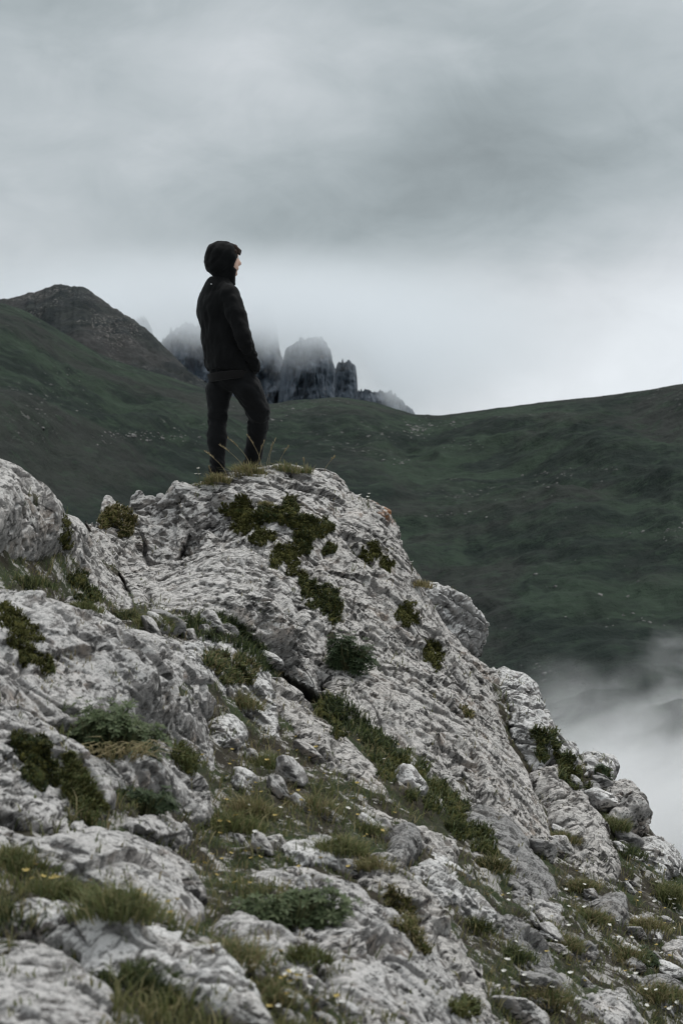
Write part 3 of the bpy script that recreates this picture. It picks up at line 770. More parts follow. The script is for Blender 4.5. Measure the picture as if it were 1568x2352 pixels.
# right hand boulders on the edge of the void
for lab, ol, bu, mt, sd in (
        ('small layered rock stack on the skyline left of the upright block', [(1290, 1700), (1310, 1692), (1335, 1712), (1340, 1740), (1330, 1762), (1305, 1752), (1288, 1735)], [(1315, 1728, -.2)], M_PALE, 85),
        ('upright pale block on the skyline above the big round boulder', [(1345, 1725), (1370, 1712), (1410, 1728), (1432, 1760), (1420, 1790), (1390, 1790), (1372, 1770), (1350, 1760)], [(1385, 1755, -.24)], M_PALE, 88),
        ('big round boulder hanging over the mist at the right skyline', [(1390, 1790), (1420, 1770), (1452, 1775), (1480, 1800), (1503, 1840), (1500, 1875), (1478, 1905), (1445, 1895), (1415, 1880), (1395, 1840)], [(1440, 1820, -.34), (1465, 1855, -.30)], M_STEEP, 91),
        ('small knobbly rock tucked left of the big round boulder', [(1340, 1795), (1365, 1785), (1390, 1805), (1392, 1830), (1370, 1842), (1345, 1830)], [(1367, 1815, -.2)], M_DARK, 94),
        ('pale rock at the right edge just below the skyline boulders', [(1475, 1925), (1510, 1915), (1545, 1935), (1565, 1970), (1580, 2010), (1550, 2020), (1510, 1990), (1485, 1960)], [(1525, 1960, -.22)], M_PALE, 97),
        ('grey rock with white streak in the grass at the lower right edge', [(1510, 2170), (1545, 2150), (1590, 2155), (1640, 2190), (1620, 2230), (1560, 2225), (1520, 2205)], [(1570, 2190, -.2)], M_NEAR, 100),
        ('half buried rock among grass tufts in the lower right', [(1370, 2060), (1410, 2040), (1445, 2065), (1455, 2110), (1430, 2135), (1385, 2110)], [(1415, 2085, -.15)], M_DARK, 103),
        ('low grey rock right of the dark knobbly rock', [(1215, 2050), (1250, 2035), (1290, 2060), (1310, 2110), (1280, 2130), (1235, 2105)], [(1260, 2080, -.14)], M_NEAR, 106),
        ('cracked bluish rock beside the last of the thin ribbed strip', [(1340, 2280), (1400, 2260), (1450, 2290), (1480, 2340), (1440, 2370), (1370, 2340)], [(1410, 2310, -.14)], M_NEAR, 109),
        ('ragged rock rib on the grassy slope left of the lower right tufts', [(1290, 2130), (1330, 2120), (1370, 2150), (1395, 2200), (1370, 2215), (1320, 2180)], [(1340, 2165, -.13)], M_DARK, 112),
        ('small pale rock low in the grass at the right border', [(1455, 2120), (1490, 2105), (1520, 2125), (1510, 2150), (1470, 2150)], [(1487, 2128, -.12)], M_PALE, 115),
        ('grey rock at the bottom right border under the flowers', [(1480, 2250), (1530, 2235), (1600, 2250), (1620, 2310), (1560, 2330), (1500, 2300)], [(1550, 2280, -.16)], M_DARK, 118)):
    rock(lab, ol, bu, mt, 45, sd, 0.8, rim=0.12, rimw=0.09, deep=0.5, s=0.75, back=(0,1,-.25), name='boulder', cat='boulder', group='boulders along the ridge edge', lift=0.05)
# ------------------------------------------------------------------ plants and stones on the slope
rng = np.random.default_rng(11)
bpy.context.view_layer.update()
DG = bpy.context.evaluated_depsgraph_get()


def cast(o, d):
    ok, loc, nor, _, ob, _ = SC.ray_cast(DG, Vector(o), Vector(d).normalized(), distance=60)
    return (loc, nor, ob.name) if ok else None


def hit(u, v):
    p = P(u, v, 1.0); return cast((0, 0, 0), p)


def drop(x, y, z=6.0): return cast((x, y, z), (0, 0, -1))


def inside(u, v, poly):
    sd, _, _ = poly_sd(np.stack([u, v], -1), np.asarray(poly, float)); return sd


def plant_material(name, cols, rough=0.7, trans=0.38, seed=0.0):
    """base colours differ from blade to blade"""
    m, g = new_mat(name)
    geo = g.n('ShaderNodeNewGeometry'); r = geo.outputs['Random Per Island']
    ramp = g.n('ShaderNodeValToRGB'); m.node_tree.links.new(r, ramp.inputs[0]); el = ramp.color_ramp.elements
    while len(el) < len(cols): el.new(0.5)
    for k, c in enumerate(cols):
        el[k].position = k / max(1, len(cols) - 1); el[k].color = (*c, 1)
    t = g.n('ShaderNodeTexCoord').outputs['Object']
    c = g.mix(g.math('MULTIPLY', g.smooth(g.noise(t, 3.0, 3, 0.5), 0.35, 0.65), 0.45), ramp.outputs[0], cols[0])
    b = g.n('ShaderNodeBsdfPrincipled', {'Roughness': rough, 'Specular IOR Level': 0.25}); m.node_tree.links.new(c, b.inputs[0])
    tr = g.n('ShaderNodeBsdfTranslucent'); m.node_tree.links.new(c, tr.inputs[0])
    mx = g.n('ShaderNodeMixShader', {0: trans}); m.node_tree.links.new(b.outputs[0], mx.inputs[1]); m.node_tree.links.new(tr.outputs[0], mx.inputs[2])
    o = g.n('ShaderNodeOutputMaterial'); m.node_tree.links.new(mx.outputs[0], o.inputs[0])
    return m


M_GRASS = plant_material('grass_blade', [(.085, .096, .036), (.140, .152, .058), (.115, .128, .050), (.21, .195, .09), (.33, .28, .15), (.15, .158, .066)])
M_GREEN = plant_material('green_grass', [(.070, .090, .034), (.112, .138, .054), (.14, .162, .068), (.22, .21, .10)])
M_STRAW = plant_material('dry_grass', [(.19, .16, .08), (.28, .235, .125), (.12, .125, .05), (.36, .30, .175), (.14, .11, .058)])
M_MOSS = plant_material('moss', [(.042, .046, .013), (.070, .074, .020), (.092, .090, .024), (.055, .062, .017), (.115, .100, .032)], 0.9, 0.1)
M_LEAF = plant_material('grey_green_leaf', [(.075, .105, .048), (.115, .150, .075), (.095, .125, .055), (.15, .175, .095)], 0.6)
M_DLEAF = plant_material('dark_green_leaf', [(.036, .056, .027), (.062, .092, .042), (.048, .072, .033), (.085, .115, .055)], 0.55)
M_HEATH = plant_material('heath_leaf', [(.030, .046, .020), (.042, .062, .026), (.055, .070, .030), (.05, .05, .028)], 0.8)
M_WHITE = plant_material('white_petal', [(.62, .61, .56), (.72, .71, .67)], 0.6, 0.2)
M_YELLOW = plant_material('yellow_petal', [(.42, .30, .06), (.50, .40, .14), (.36, .27, .09)], 0.6, 0.2)
M_STEM = plant_material('plant_stem', [(.07, .085, .035), (.11, .10, .05)], 0.7, 0.1)
M_TWIG = plant_material('dry_stem', [(.26, .21, .12), (.32, .27, .17)], 0.7, 0.1)


def pad_material():
    m, g = new_mat('moss_pad'); t = g.n('ShaderNodeTexCoord').outputs['Object']
    c = g.mix(g.smooth(g.noise(t, 26, 5, 0.7), 0.35, 0.65), (.034, .038, .012), (.105, .100, .030))
    c = g.mix(g.smooth(g.noise(t, 9, 3, 0.6), 0.52, 0.66), c, (.034, .044, .014))
    b = g.n('ShaderNodeBump', {'Strength': 1.0, 'Distance': 0.02}); m.node_tree.links.new(g.noise(t, 90, 4, 0.7), b.inputs['Height'])
    return finish(m, g, c, 0.95, b.outputs[0], 0.1)


M_PAD = pad_material()


def blades(pos, nrm, ln, wd, lean, spread=0.5):
    """many bent blades as one triangle soup: pos, nrm (n,3), length, width, lean (n)"""
    n = len(pos); up = nrm * 0.45 + np.array([0, 0, 1.0]); up /= np.linalg.norm(up, axis=1, keepdims=True)
    a = rng.uniform(0, 2 * np.pi, n); out = np.stack([np.cos(a), np.sin(a), 0 * a], -1) + nrm * spread * 0.8
    out /= np.linalg.norm(out, axis=1, keepdims=True) + 1e-9
    side = np.cross(out, up); side /= np.linalg.norm(side, axis=1, keepdims=True) + 1e-9
    mid = pos + up * (ln * 0.55)[:, None] + out * (ln * lean * 0.30)[:, None]
    tip = pos + up * (ln * (1 - 0.42 * lean))[:, None] + out * (ln * lean * 0.95)[:, None]
    w = side * wd[:, None]
    v = np.stack([pos - w * .5, pos + w * .5, mid - w * .42, mid + w * .42, tip], 1).reshape(-1, 3)
    b = np.arange(n)[:, None] * 5
    f = np.concatenate([b + np.array([[0, 1, 3]]), b + np.array([[0, 3, 2]]), b + np.array([[2, 3, 4]])], 0)
    return v, f


def blade_object(name, sets, mats):
    """sets: one (pos, nrm, ln, wd, lean) per material"""
    V, Fc, M = [], [], []; o = 0
    for k, s in enumerate(sets):
        if not len(s[0]): continue
        v, f = blades(*s); V.append(v); Fc.append(f + o); M.append(np.full(len(f), k, np.int32)); o += len(v)
    V = np.concatenate(V); Fc = np.concatenate(Fc); c = V.mean(0); c[2] = V[:, 2].min()
    me = np_mesh(name, V - c, Fc, smooth=False)
    ob = link(name, me, None, loc=c)
    for m in mats: me.materials.append(m)
    me.polygons.foreach_set('material_index', np.concatenate(M)); me.update()
    return ob


def gather(n, u0, u1, v0, v1, ok=None, poly=None, margin=0.0, soft=0.0):
    """points of the real surfaces met along random sight lines"""
    u = rng.uniform(u0, u1, n); v = rng.uniform(v0, v1, n)
    if poly is not None:
        sd = inside(u, v, poly) + rng.normal(0, soft, n) if soft else inside(u, v, poly)
        k = sd > margin; u, v = u[k], v[k]
    pts, nr, ob = [], [], []
    for a, b in zip(u, v):
        h = hit(a, b)
        if h is None or h[0].y > 40: continue
        if ok is not None and not ok(h): continue
        pts.append(h[0]); nr.append(h[1]); ob.append(h[2])
    return np.array(pts).reshape(-1, 3), np.array(nr).reshape(-1, 3), ob


# grass over the soil of the slope
pts, nr, _ = gather(78000, -260, 1830, 1050, 2560, lambda h: h[2] == 'hillside')
# and thin turf that has found a hold on the flatter rock
ROCKN = {o.name for o, _, _ in ROCKS}
p2, n2, _ = gather(24000, -60, 1630, 1100, 2420, lambda h: h[2] in ROCKN and h[1].z > .42)
k2 = (fbm(p2 / 0.20, 3, 161) + .5 * fbm(p2 / .06, 2, 163) + .35 * (n2[:, 2] - .6)) > .31
pts, nr = np.concatenate([pts, p2[k2]]), np.concatenate([nr, n2[k2]]); rocky = np.arange(len(pts)) >= len(pts) - k2.sum()
den = fbm(pts / 0.42, 3, 61) + 0.35 * fbm(pts / 0.10, 2, 62)
keep = rng.uniform(-0.55, 0.45, len(pts)) < np.where(rocky, 9, den + 0.18)
pts, nr, den, rocky = pts[keep], nr[keep], den[keep], rocky[keep]
kind = fbm(pts / 0.55, 3, 71) + rng.normal(0, .16, len(pts))
cl = 0.6 + 0.8 * sstep(fbm(pts / 0.22, 2, 73), -0.3, 0.5)
ln = rng.uniform(.025, .065, len(pts)) * cl * np.where(rng.random(len(pts)) < .06, 1.6, 1); wdt = rng.uniform(.0035, .0065, len(pts)); le = rng.uniform(.2, 1.15, len(pts))
ln = np.where(rocky, ln * .62, ln)
sel = [kind < .02, (kind >= .02) & (kind < .30), kind >= .30]
GRASS = blade_object('grass', [(pts[s], nr[s], ln[s], wdt[s], le[s]) for s in sel], [M_GRASS, M_GREEN, M_STRAW])
tag(GRASS, kind='stuff')


def tuft(c, n, rad, ln, mats, label, w=(.0035, .006), lean=(.2, 1.2), group=None, name='grass_tuft', cat='grass tuft', frac=None, nrm=(0, -.2, 1)):
    """a clump of blades that rise from one spot"""
    c = np.array(c); a = rng.uniform(0, 2 * np.pi, n); r = rad * np.sqrt(rng.random(n))
    off = np.stack([np.cos(a) * r, np.sin(a) * r * .8, -.25 * r * r / rad], -1)
    m_ = 6; sub = rng.integers(m_, size=n); sc_ = rng.uniform(-.5, .5, (m_, 3)) * rad * np.array([1.1, .7, 0]); sh = rng.uniform(.55, 1.15, m_)
    core = off * .55 + sc_[sub]; off = np.where((rng.random(n) < .75)[:, None], core, off); off[:, 2] = -.25 * (off[:, 0] ** 2 + off[:, 1] ** 2) / rad
    nn = off / rad * 1.5 + np.array(nrm) + rng.normal(0, .22, (n, 3)); nn /= np.linalg.norm(nn, axis=1, keepdims=True)
    L = rng.uniform(ln[0], ln[1], n) * sh[sub]; W = rng.uniform(*w, n); le = rng.uniform(*lean, n)
    k = rng.choice(len(mats), n, p=frac)
    o = blade_object(name, [(c + off[k == j], nn[k == j], L[k == j], W[k == j], le[k == j]) for j in range(len(mats))], mats)
    return tag(o, label, cat, group)


def surf(u, v, back=0.0, fallback=14.4):
    h = hit(u, v)
    if h is not None and h[0].y < 30:
        p = np.array(h[0])
        if back:
            q = drop(p[0] * (1 + back / p[1]), p[1] + back); p = np.array(q[0]) if q else p
        return p
    p = P(u, v, fallback); q = drop(p[0], p[1])
    return np.array(q[0]) if q else p


# tufts on the summit and on the slope: (u, v, blades, radius, lengths, materials, label)
TG = 'tufts of grass on the slope'
TUFTS = (
        (578, 1086, 1400, .13, (.05, .14), [M_STRAW, M_GRASS], 'big straw coloured grass tuft on the summit in front of the bent leg', -.02),
        (655, 1082, 420, .11, (.04, .10), [M_STRAW, M_GREEN], 'low yellowish grass tuft on the summit right of the biggest tuft', 0),
        (700, 1086, 160, .06, (.04, .09), [M_STRAW, M_GREEN], 'small sparse grass tuft near the right end of the summit', 0),
        (500, 1106, 420, .09, (.04, .09), [M_STRAW, M_GRASS], 'short dry grass tuft on the summit by the straight leg', 0),
        (470, 1112, 300, .11, (.02, .05), [M_GREEN, M_STRAW], 'flat mossy grass cushion on the rock left of the person', 0),
        (610, 1160, 300, .07, (.03, .07), [M_STRAW, M_GRASS], 'dry tuft at the top of the large moss patch below the summit', 0),
        (960, 1345, 380, .10, (.04, .09), [M_STRAW], 'pale dry tuft in the notch above the jutting boulder', 0),
        (60, 1340, 900, .17, (.05, .11), [M_HEATH, M_GREEN, M_GRASS], 'dark bushy tuft under the tall shoulder at the left edge', 0),
        (190, 1400, 700, .13, (.04, .09), [M_GREEN, M_GRASS], 'green tuft in the cleft below the left shoulder', 0),
        (285, 1420, 650, .13, (.05, .10), [M_HEATH, M_GRASS], 'dark wiry tuft under the tip of the left shoulder', 0),
        (350, 1440, 700, .13, (.06, .13), [M_GREEN, M_GRASS], 'green tuft at the foot of the domed face near the left shoulder', 0),
        (545, 1620, 900, .15, (.07, .15), [M_GREEN, M_STRAW], 'lush green tuft above the small blunt rock', 0),
        (600, 1760, 800, .15, (.06, .14), [M_GREEN, M_GRASS], 'deep green tuft below the small blunt rock', 0),
        (575, 1875, 700, .12, (.08, .17), [M_STRAW, M_GRASS], 'brown drooping dry tuft in the middle of the grass band', 0),
        (520, 1900, 1000, .17, (.06, .14), [M_GREEN, M_GRASS], 'thick green tuft left of the brown drooping tuft', 0),
        (700, 1850, 900, .18, (.04, .10), [M_STRAW, M_GREEN], 'yellow green tuft in the broad grass band', 0),
        (830, 1905, 800, .13, (.05, .11), [M_GREEN, M_GRASS], 'bright green tuft above the dark ribbed rock', 0),
        (770, 1950, 900, .15, (.05, .12), [M_GRASS, M_GREEN], 'mound of dull green grass with a dark hollow below it', 0),
        (860, 1990, 500, .10, (.04, .09), [M_STRAW, M_GRASS], 'yellowish tuft left of the white topped boulder', 0),
        (130, 2060, 1100, .16, (.06, .13), [M_GREEN, M_GRASS], 'soft green tuft in the lower grass band at left', 0),
        (270, 2090, 1000, .15, (.06, .12), [M_GREEN, M_GRASS], 'blue green tuft in the lower grass band above the whitish ledge', 0),
        (20, 1990, 1000, .17, (.06, .14), [M_GREEN, M_GRASS], 'bright blurred grass tuft at the left edge', 0),
        (20, 2110, 700, .12, (.05, .11), [M_HEATH, M_GRASS], 'dark blurred tuft at the left end of the whitish ledge', 0),
        (300, 2240, 1000, .13, (.04, .10), [M_HEATH, M_GREEN], 'dark green blurred tuft under the whitish ledge', 0),
        (390, 2290, 800, .11, (.04, .09), [M_HEATH, M_GREEN], 'dark mound of leaves right of the blurred tuft at the bottom', 0),
        (600, 2290, 800, .13, (.04, .09), [M_STRAW, M_GREEN], 'yellowish tuft near the bottom middle', 0),
        (540, 2200, 800, .13, (.04, .09), [M_STRAW, M_GREEN], 'pale green cushion of grass left of the streaked slab', 0),
        (690, 2200, 600, .10, (.03, .07), [M_GREEN, M_MOSS], 'mossy green cushion on the streaked slab', 0),
        (1290, 1930, 800, .13, (.05, .12), [M_GREEN, M_STRAW], 'green tuft beside the long slab near its lower end', 0),
        (1400, 1900, 900, .14, (.06, .13), [M_GREEN, M_GRASS], 'dense green tuft under the big round boulder', 0),
        (1430, 1960, 800, .14, (.05, .12), [M_HEATH, M_GREEN], 'dark green tuft below the dense tuft under the boulder', 0),
        (1520, 2060, 1100, .18, (.07, .15), [M_GREEN, M_GRASS], 'long green tuft at the right edge above the white streaked rock', 0),
        (1480, 2130, 900, .15, (.06, .13), [M_STRAW, M_GRASS], 'brown green tuft left of the white streaked rock', 0),
        (1330, 2040, 700, .12, (.05, .10), [M_STRAW, M_GREEN], 'short tuft right of the dark knobbly rock', 0),
        (1120, 1990, 900, .15, (.04, .09), [M_STRAW, M_MOSS, M_HEATH], 'mixed mossy tuft between long slab and white topped boulder', 0),
        (1350, 2110, 800, .14, (.05, .12), [M_GREEN, M_STRAW], 'ragged tuft in the middle of the lower right slope', 0),
        (1280, 2170, 700, .13, (.05, .11), [M_STRAW, M_GREEN], 'straw flecked tuft next to the ragged rock rib', 0),
        (1430, 2200, 900, .15, (.06, .13), [M_GREEN, M_STRAW], 'spiky green tuft left of the lower right edge rock', 0),
        (1520, 2290, 900, .14, (.06, .12), [M_STRAW, M_GREEN], 'dry tuft at the bottom right corner', 0),
        (1240, 2290, 900, .15, (.05, .11), [M_GREEN, M_STRAW], 'soft tuft right of the tilted slab at the bottom', 0),
        (1180, 2200, 700, .12, (.04, .10), [M_HEATH, M_GREEN], 'dark tuft along the thin ribbed strip', 0),
        (1090, 2130, 700, .11, (.03, .08), [M_MOSS, M_HEATH], 'dark green cushion below the white topped boulder', 0),
        (1030, 1900, 600, .12, (.03, .08), [M_HEATH, M_MOSS], 'dark heathy tuft under the middle of the long slab', 0),
        (920, 1790, 500, .11, (.03, .08), [M_HEATH, M_MOSS], 'dark heathy tuft in the cleft above the narrow slab', 0))
for (u, v, n, r, l, mm, lab, bk) in TUFTS:
    c = surf(u, v, bk); k_ = 1.0 if v < 1110 else .78
    tuft(c, int(n), r, (l[0] * k_, l[1] * k_), mm, lab, group=TG)

# moss and turf patches on the rock: outline in the reading of the photo, each grows on the surface it meets
MG = 'moss patches on the rock'
for (poly, n, l, mm, lab) in (
        ([(515, 1165), (545, 1155), (585, 1170), (605, 1200), (615, 1235), (590, 1240), (560, 1215), (530, 1195)], 1500, (.015, .040), [M_MOSS], 'olive moss tongue left of the large moss patch below the summit'),
        ([(600, 1165), (640, 1160), (690, 1165), (745, 1190), (762, 1235), (750, 1262), (715, 1260), (680, 1225), (635, 1210), (605, 1190)], 3400, (.015, .045), [M_MOSS, M_MOSS, M_HEATH], 'largest olive moss patch below the summit'),
        ([(630, 1265), (665, 1262), (685, 1290), (690, 1318), (665, 1312), (640, 1285)], 800, (.015, .035), [M_MOSS], 'small moss patch below the largest one'),
        ([(705, 1330), (740, 1345), (775, 1380), (795, 1415), (765, 1418), (730, 1400), (712, 1365)], 1400, (.015, .045), [M_MOSS, M_HEATH], 'moss running down the cleft above the leafy shrub'),
        ([(850, 1235), (872, 1245), (890, 1285), (888, 1312), (868, 1300), (850, 1265)], 900, (.015, .040), [M_MOSS], 'dark upright moss patch near the right skyline'),
        ([(215, 1185), (250, 1178), (300, 1188), (310, 1205), (275, 1220), (235, 1215)], 1200, (.015, .040), [M_MOSS, M_STRAW], 'golden moss cushion where the two skyline rocks meet'),
        ([(925, 1400), (955, 1415), (985, 1450), (975, 1470), (945, 1445), (920, 1420)], 700, (.015, .035), [M_MOSS], 'moss streak on the long slab below the notch'),
        ([(968, 1480), (1000, 1490), (1018, 1512), (1005, 1525), (980, 1510)], 500, (.015, .035), [M_MOSS], 'small dark moss pad on the long slab'),
        ([(1045, 1600), (1075, 1615), (1105, 1660), (1095, 1672), (1062, 1645)], 550, (.015, .040), [M_MOSS, M_STRAW], 'mossy streak halfway down the long slab'),
        ([(0, 1395), (30, 1410), (75, 1460), (105, 1530), (92, 1545), (60, 1510), (20, 1440)], 1500, (.012, .030), [M_MOSS], 'mossy groove across the left slab'),
        ([(45, 1700), (85, 1690), (115, 1730), (125, 1790), (95, 1810), (60, 1780)], 1300, (.012, .030), [M_MOSS, M_HEATH], 'dark moss in the hollow of the left rock'),
        ([(150, 1330), (180, 1318), (215, 1345), (230, 1372), (195, 1368), (160, 1350)], 700, (.015, .035), [M_MOSS, M_HEATH], 'moss in the crack of the left shoulder'),
        ([(140, 1195), (160, 1205), (182, 1250), (172, 1262), (148, 1230)], 400, (.012, .030), [M_MOSS], 'thin dark moss line on the left shoulder'),
        ([(1235, 1690), (1270, 1700), (1310, 1745), (1340, 1800), (1310, 1800), (1260, 1750)], 1600, (.02, .06), [M_HEATH, M_MOSS, M_GREEN], 'dark green turf on the ridge below the stepped crag'),
        ([(830, 1690), (870, 1700), (960, 1770), (1060, 1850), (1140, 1930), (1130, 1960), (1060, 1910), (960, 1830), (880, 1770)], 3600, (.02, .06), [M_HEATH, M_MOSS, M_GREEN], 'long dark turf ribbon under the long slab'),
        ([(700, 1590), (760, 1610), (830, 1680), (800, 1690), (740, 1650)], 800, (.015, .045), [M_HEATH, M_MOSS], 'dark turf right beside the hollow'),
        ([(150, 1740), (190, 1770), (220, 1850), (225, 1905), (190, 1900), (165, 1820)], 1300, (.02, .05), [M_MOSS, M_GREEN], 'turf strip running down the hollowed left rock'),
        ([(400, 1700), (430, 1720), (450, 1770), (435, 1790), (410, 1750)], 500, (.02, .05), [M_GREEN, M_MOSS], 'narrow green seam at the right end of the hollowed rock'),
        ([(480, 1515), (530, 1515), (590, 1545), (580, 1580), (530, 1565), (490, 1540)], 900, (.02, .06), [M_GREEN, M_STRAW, M_HEATH], 'turf pad lying on the flat slab'),
        ([(890, 2060), (920, 2075), (980, 2160), (970, 2180), (920, 2120)], 700, (.015, .045), [M_MOSS, M_STRAW], 'mossy seam between the two bottom slabs'),
        ([(1040, 2260), (1085, 2290), (1120, 2340), (1080, 2340), (1045, 2300)], 700, (.015, .045), [M_MOSS, M_GREEN], 'mossy pad on the tilted bottom slab')):
    q = np.array(poly, float); p_, n_, _ = gather(int(n * 3.4), q[:, 0].min() - 20, q[:, 0].max() + 20, q[:, 1].min() - 20, q[:, 1].max() + 20, None, q, -22.0)
    if len(p_) < 10: continue
    # a lumpy pad that follows the rock, then short shoots over it
    step = 2.8; gu = np.arange(q[:, 0].min() - 42, q[:, 0].max() + 42, step); gv = np.arange(q[:, 1].min() - 42, q[:, 1].max() + 42, step)
    GU, GV = np.meshgrid(gu, gv); sd = inside(GU.ravel(), GV.ravel(), q) + fbm(np.stack([GU.ravel() / 34, GV.ravel() / 34, 0 * GU.ravel() + len(lab)], -1), 4, 5, .6) * 50 + fbm(np.stack([GU.ravel() / 11, GV.ravel() / 11, 0 * GU.ravel() + len(lab)], -1), 3, 6) * 24 - 3
    pv = np.zeros((GU.size, 3)); good = np.zeros(GU.size, bool)
    for i in np.nonzero(sd > -3)[0]:
        h = hit(GU.ravel()[i], GV.ravel()[i])
        if h is None or h[0].y > 40: continue
        t_ = np.clip(sd[i] / 20, -.3, 1); lump = perlin(np.array([h[0]]) / .07, 3)[0] * .6 + perlin(np.array([h[0]]) / .03, 4)[0] * .35
        pv[i] = np.array(h[0]) + np.array(h[1]) * (.002 + .014 * t_ + .024 * lump * max(t_, 0)); good[i] = True
    f = grid_faces(len(gv), len(gu)); f = f[good[f].all(1)]; e_ = np.ptp(pv[f][:, :, 1], axis=1); f = f[e_ < .16][:, ::-1]
    # keep the largest connected pad
    lab_ = np.arange(GU.size)
    for _ in range(200):
        mn = lab_[f].min(1); old = lab_.copy(); np.minimum.at(lab_, f.ravel(), np.repeat(mn, 4))
        if (old == lab_).all(): break
    if not len(f): continue
    cnt = np.bincount(lab_[f[:, 0]], minlength=GU.size); big = [c_ for c_ in np.argsort(-cnt)[:9] if cnt[c_] >= 22]
    if not big: continue
    pads = []
    for c_ in big:
        fc = f[lab_[f[:, 0]] == c_]; used = np.unique(fc); rm = np.full(GU.size, -1); rm[used] = np.arange(len(used)); fc = rm[fc]
        pads.append((pv[used], np.concatenate([fc[:, [0, 1, 2]], fc[:, [0, 2, 3]]])))
    allv = np.concatenate([x[0] for x in pads]); owner = np.concatenate([np.full(len(x[0]), i_) for i_, x in enumerate(pads)])
    d2 = np.array([(lambda q_: (q_.argmin(), q_.min()))(((allv - x) ** 2).sum(1)) for x in p_])
    near = d2[:, 1] < .022 ** 2; p_, n_ = p_[near], n_[near]; own = owner[d2[near, 0].astype(int)]
    a_ = fbm(p_ / .05, 2, len(lab)); L = rng.uniform(l[0], l[1], len(p_)) * (.9 + .7 * a_); k = rng.choice(len(mm), len(p_))
    Wd = rng.uniform(.006, .011, len(p_)) * (p_[:, 1] / 14) ** .6; le = rng.uniform(.4, 1.3, len(p_))
    base = allv.mean(0); base[2] = allv[:, 2].min()
    root = link('moss_patch', None, loc=base) if len(pads) > 1 else None
    for i_, (padv, padt) in enumerate(pads):
        V, Fc, M = [padv], [padt], [np.zeros(len(padt), np.int32)]; o_ = len(padv)
        for jj in range(len(mm)):
            w_ = (k == jj) & (own == i_)
            if w_.any():
                v, f2 = blades(p_[w_] + n_[w_] * .002, n_[w_], L[w_], Wd[w_], le[w_]); V.append(v); Fc.append(f2 + o_); M.append(np.full(len(f2), jj + 1, np.int32)); o_ += len(v)
        V = np.concatenate(V); nm = 'moss_patch' if root is None else 'cushion'
        me = np_mesh(nm, V - base, np.concatenate(Fc), False); o = link(nm, me, None, root, base if root is None else None)
        for m_ in [M_PAD] + mm: me.materials.append(m_)
        me.polygons.foreach_set('material_index', np.concatenate(M)); me.polygons.foreach_set('use_smooth', np.concatenate(M) == 0); me.update()
    tag(root or o, lab, 'moss patch', MG)


def rosettes(c, rx, rz, n, leaf, mat, seed, squash=(1, .8, 1), flat=0.0):
    """leaf rosettes over a dome: V, F"""
    r2 = np.random.default_rng(seed); V, Fc = [], []; o = 0
    subs = [(np.array([r2.uniform(-.7, .7) * rx, r2.uniform(-.3, .3) * rx, r2.uniform(-.5, .35) * rz]), r2.uniform(.35, .68)) for _ in range(7)]
    for k in range(n):
        sc_, sr_ = subs[r2.integers(7)]
        d = r2.normal(size=3); d[2] = abs(d[2]) - .25; d[1] = -abs(d[1]) * .9 if r2.random() < .75 else d[1]; d /= np.linalg.norm(d)
        lump = 1 + .28 * math.sin(5 * d[0] + seed) * math.cos(4 * d[2] + seed * 2)
        b = c + sc_ + d * sr_ * np.array([rx, rx * squash[1], rz]) * (r2.uniform(.45, 1.0) * lump)
        ax = d * 1.0 + np.array([0, -.1, .75]); ax /= np.linalg.norm(ax)
        t1 = np.cross(ax, [0.3, 1, .1]); t1 /= np.linalg.norm(t1); t2 = np.cross(ax, t1)
        m_ = r2.integers(5, 8); ph = r2.uniform(0, 6.28); L = leaf * r2.uniform(.7, 1.25)
        for j in range(m_):
            a = ph + j * 2 * np.pi / m_; dr = (np.cos(a) * t1 + np.sin(a) * t2) * .85 + ax * r2.uniform(.15, .6); dr /= np.linalg.norm(dr)
            sd_ = np.cross(dr, ax); sd_ /= np.linalg.norm(sd_) + 1e-9; w = L * .17
            pts_ = np.array([b, b + dr * L * .5 + sd_ * w, b + dr * L - ax * L * .12, b + dr * L * .5 - sd_ * w])
            V.append(pts_); Fc.append([[o, o + 1, o + 2, o + 3]]); o += 4
    return np.concatenate(V), np.concatenate(Fc)


def shrub(u, v, wpx, hpx, n, leaf, mat, label, seed, extra=None):
    c = surf(u, v + hpx * .42); d = c[1]; rx = wpx * K * d / 2; rz = hpx * K * d * .62
    base = link('leafy_shrub', None, loc=c); tag(base, label, 'shrub', 'leafy shrubs on the rock')
    v_, f_ = rosettes(np.array([0, .02, rz * .25]), rx, rz, n, leaf, mat, seed)
    link('foliage', np_mesh('foliage', v_, f_, False), mat, base)['kind'] = 'stuff'
    st = []
    r2 = np.random.default_rng(seed + 5); k = 60
    a = r2.uniform(-1, 1, k); pos = np.stack([a * rx * .35, r2.uniform(-.5, .3, k) * rx * .4, r2.uniform(-.02, .02, k)], -1)
    nn = np.stack([a * 1.2, -.5 + 0 * a, 0 * a + .6], -1)
    vv, ff = blades(pos, nn, r2.uniform(.5, 1.0, k) * rz, np.full(k, .007), r2.uniform(.1, .5, k))
    link('stem', np_mesh('stem', vv, ff, False), M_STEM, base)['kind'] = 'stuff'
    if extra:                                       # hanging dry blades
        k = extra; a = r2.uniform(-1, 1, k); pos = np.stack([a * rx * .7, -.6 * rx + 0 * a, r2.uniform(-.1, .15, k) * rz], -1)
        nn = np.stack([a, -1 + 0 * a, -0.6 + 0 * a], -1)
        vv, ff = blades(pos, nn, r2.uniform(.08, .17, k), np.full(k, .006), r2.uniform(.7, 1.3, k))
        link('dry_grass', np_mesh('dry_grass', vv, ff, False), M_STRAW, base)['kind'] = 'stuff'
    return base


